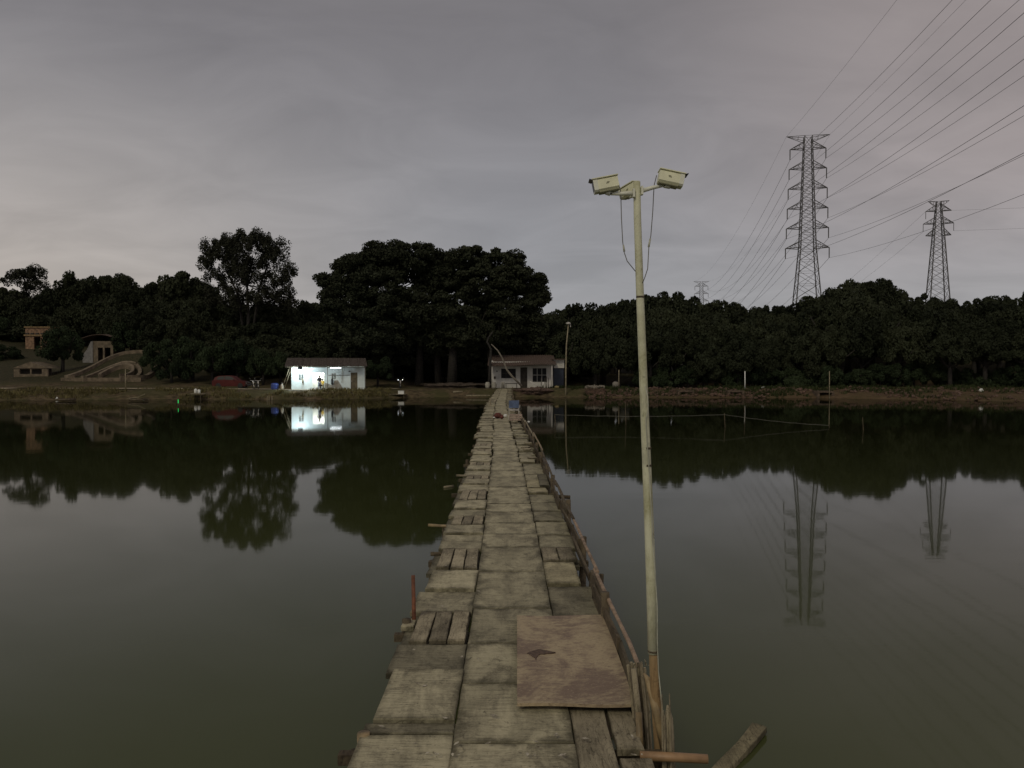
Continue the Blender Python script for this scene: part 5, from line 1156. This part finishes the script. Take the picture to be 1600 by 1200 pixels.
# --- left hillside: graves, hut, shed
M_GRAVE = mat('grave_cement', (.18, .14, .095), .95, .3, 1.5, .4, 6); M_ORANGE = mat('orange_brick', (.27, .165, .10), .9, .35, 2.5, .4, 6); M_OCHRE = mat('ochre_plaster', (.28, .19, .095), .9, .25, 3)
cg = at(168, 600, 99); cgz = ground_z(cg.x, 99)
gr_ = thing('horseshoe_grave', 'horseshoe shaped grave with curved kerbs on the left hillside', 'grave', (cg.x, 99, cgz))
def kerb(a_, b_, off_, h, wd, name, n=26, a0=-.8, a1=math.pi+.8):
    V, Fc = [], []
    for i in range(n+1):
        a = a0+(a1-a0)*i/n; ca, sa = math.cos(a), math.sin(a)
        for k_, hh in ((-wd/2, -.6), (-wd/2, h), (wd/2, h), (wd/2, -.6)):
            xx, yy_ = (a_+k_)*ca+off_[0], ((b_+k_) if sa > 0 else 2.2+k_)*sa+off_[1]; gz = max(0, ground_z(cg.x+xx, 99+yy_)-cgz)
            V.append((xx, yy_, gz+hh))
    for i in range(n):
        for k_ in range(4): k2 = (k_+1) % 4; Fc.append((i*4+k_, i*4+4+k_, i*4+4+k2, i*4+k2))
    Fc += [(0, 1, 2, 3), (n*4, n*4+3, n*4+2, n*4+1)]
    return MB().add(V, Fc).build(name, M_GRAVE, gr_)
kerb(5.0, 8.6, (.0, -.2), .45, .5, 'outer_kerb', 40); kerb(3.2, 4.8, (.5, -.5), .35, .4, 'inner_kerb', 32); kerb(1.8, 2.6, (.7, .8), .6, .35, 'tomb_ring')
MB().box2((-4.9, -1.9, -.5), (5.2, -1.4, .12)).build('front_kerb', M_GRAVE, gr_); MB().box2((-.2, 3.8, .3), (1.8, 4.2, 2.1)).build('headstone', M_GRAVE, gr_)
vg = at(48, 592, 100); vz = ground_z(vg.x, 100)
vt = thing('burial_vault', 'low gabled vault with dark opening near the left edge', 'grave', (vg.x, 100, vz-.2))
pol = [(-2.2, 0), (-2.2, 1.25), (-1.6, 1.45), (0, 2.05), (1.6, 1.5), (2.2, 1.3), (2.2, 0)]
def vsol(a, b_): return not (abs(a) < 1.45 and .55 < b_ < 1.2)
wall_grid([-2.2, -1.45, 1.45, 2.2], [0, .55, 1.2, 1.3], vsol, 0, .3).build('front_wall', M_GRAVE, vt)
MB().prism([(-2.35, 1.304), (0, 2.15), (2.35, 1.304)], 'y', -.1, 3.2).build('gable_roof', M_GRAVE, vt); MB().box2((-2.15, .9, 0), (2.15, 1.0, 1.3)).build('inner_wall', M_WOODD, vt); MB().box2((-.08, .02, .55), (.08, .2, 1.2)).build('pillar', M_GRAVE, vt)
oh = at(59, 540, 131); oz = ground_z(oh.x, 131)-.2; H_ = at(59, 512, 131).z-oz
ht = thing('orange_hut', 'small orange brick hut with dark doorway on the left hillside', 'building', (oh.x, 131, oz))
opening_wall(-2.1, 2.1, 0, H_, [(-.65, .45, .4, H_*.6)], 0, .3).build('front_wall', M_ORANGE, ht); MB().box2((-2.1, .3, 0), (-1.8, 3.4, H_)).build('side_wall', M_ORANGE, ht); MB().box2((1.8, .3, 0), (2.1, 3.4, H_)).build('side_wall', M_ORANGE, ht)
MB().box2((-1.8, 3.1, 0), (1.8, 3.4, H_)).build('back_wall', M_ORANGE, ht); MB().box2((-2.2, -.2, H_+.003), (2.2, 3.5, H_+.18)).build('flat_roof', M_OCHRE, ht)
for k in range(5): MB().box((-1.7+k*.85, -.12, H_*.74), (.5, .2, .3)).build('bracket', M_WOODD, ht)
MB().box2((-2.25, -.22, H_*.64), (2.25, -.004, H_*.70)).build('ledge', M_OCHRE, ht)
ah = at(152, 560, 116); az_ = ground_z(ah.x, 116)-.2; Ha = at(152, 533, 116).z-az_
sh = thing('hill_shed', 'shed with curved sheet roof and pale round wall on the left hillside', 'building', (ah.x, 116, az_))
opening_wall(-.6, 2.4, 0, Ha, [(.1, .85, .3, Ha*.72), (1.1, 2.0, .3, Ha*.72)], 0, .25).build('front_wall', M_GRAVE, sh); MB().box2((-.6, .25, 0), (-.35, 3.6, Ha)).build('side_wall', M_GRAVE, sh); MB().box2((2.15, .25, 0), (2.4, 3.6, Ha)).build('side_wall', M_GRAVE, sh); MB().box2((-.3, 3.3, 0), (2.1, 3.55, Ha)).build('back_wall', M_WOODD, sh)
V, Fc = [], []; nn_ = 18
for i in range(nn_+1):
    u = i/nn_; xx = -3.4+6.3*u; zz = Ha+.15+.85*math.sin(min(1, max(0, (u-.1)/.9))*math.pi*.86); V += [(xx, -.6, zz), (xx, 4.0, zz+.2)]
for i in range(nn_): Fc.append((2*i, 2*i+2, 2*i+3, 2*i+1))
o = MB().add(V, Fc).build('curved_roof', M_TILE, sh, fix=False); sd = o.modifiers.new('t', 'SOLIDIFY'); sd.thickness = .08
pw = [(-2.1, 0), (-2.2, .8), (-1.95, 1.6), (-1.5, 2.2), (-.9, Ha-.05), (-.62, Ha-.05), (-.62, 0)]
MB().prism(pw, 'y', -.1, .15).build('round_wall', mat('grey_wash', (.21, .20, .19), .9, .2, 2), sh)
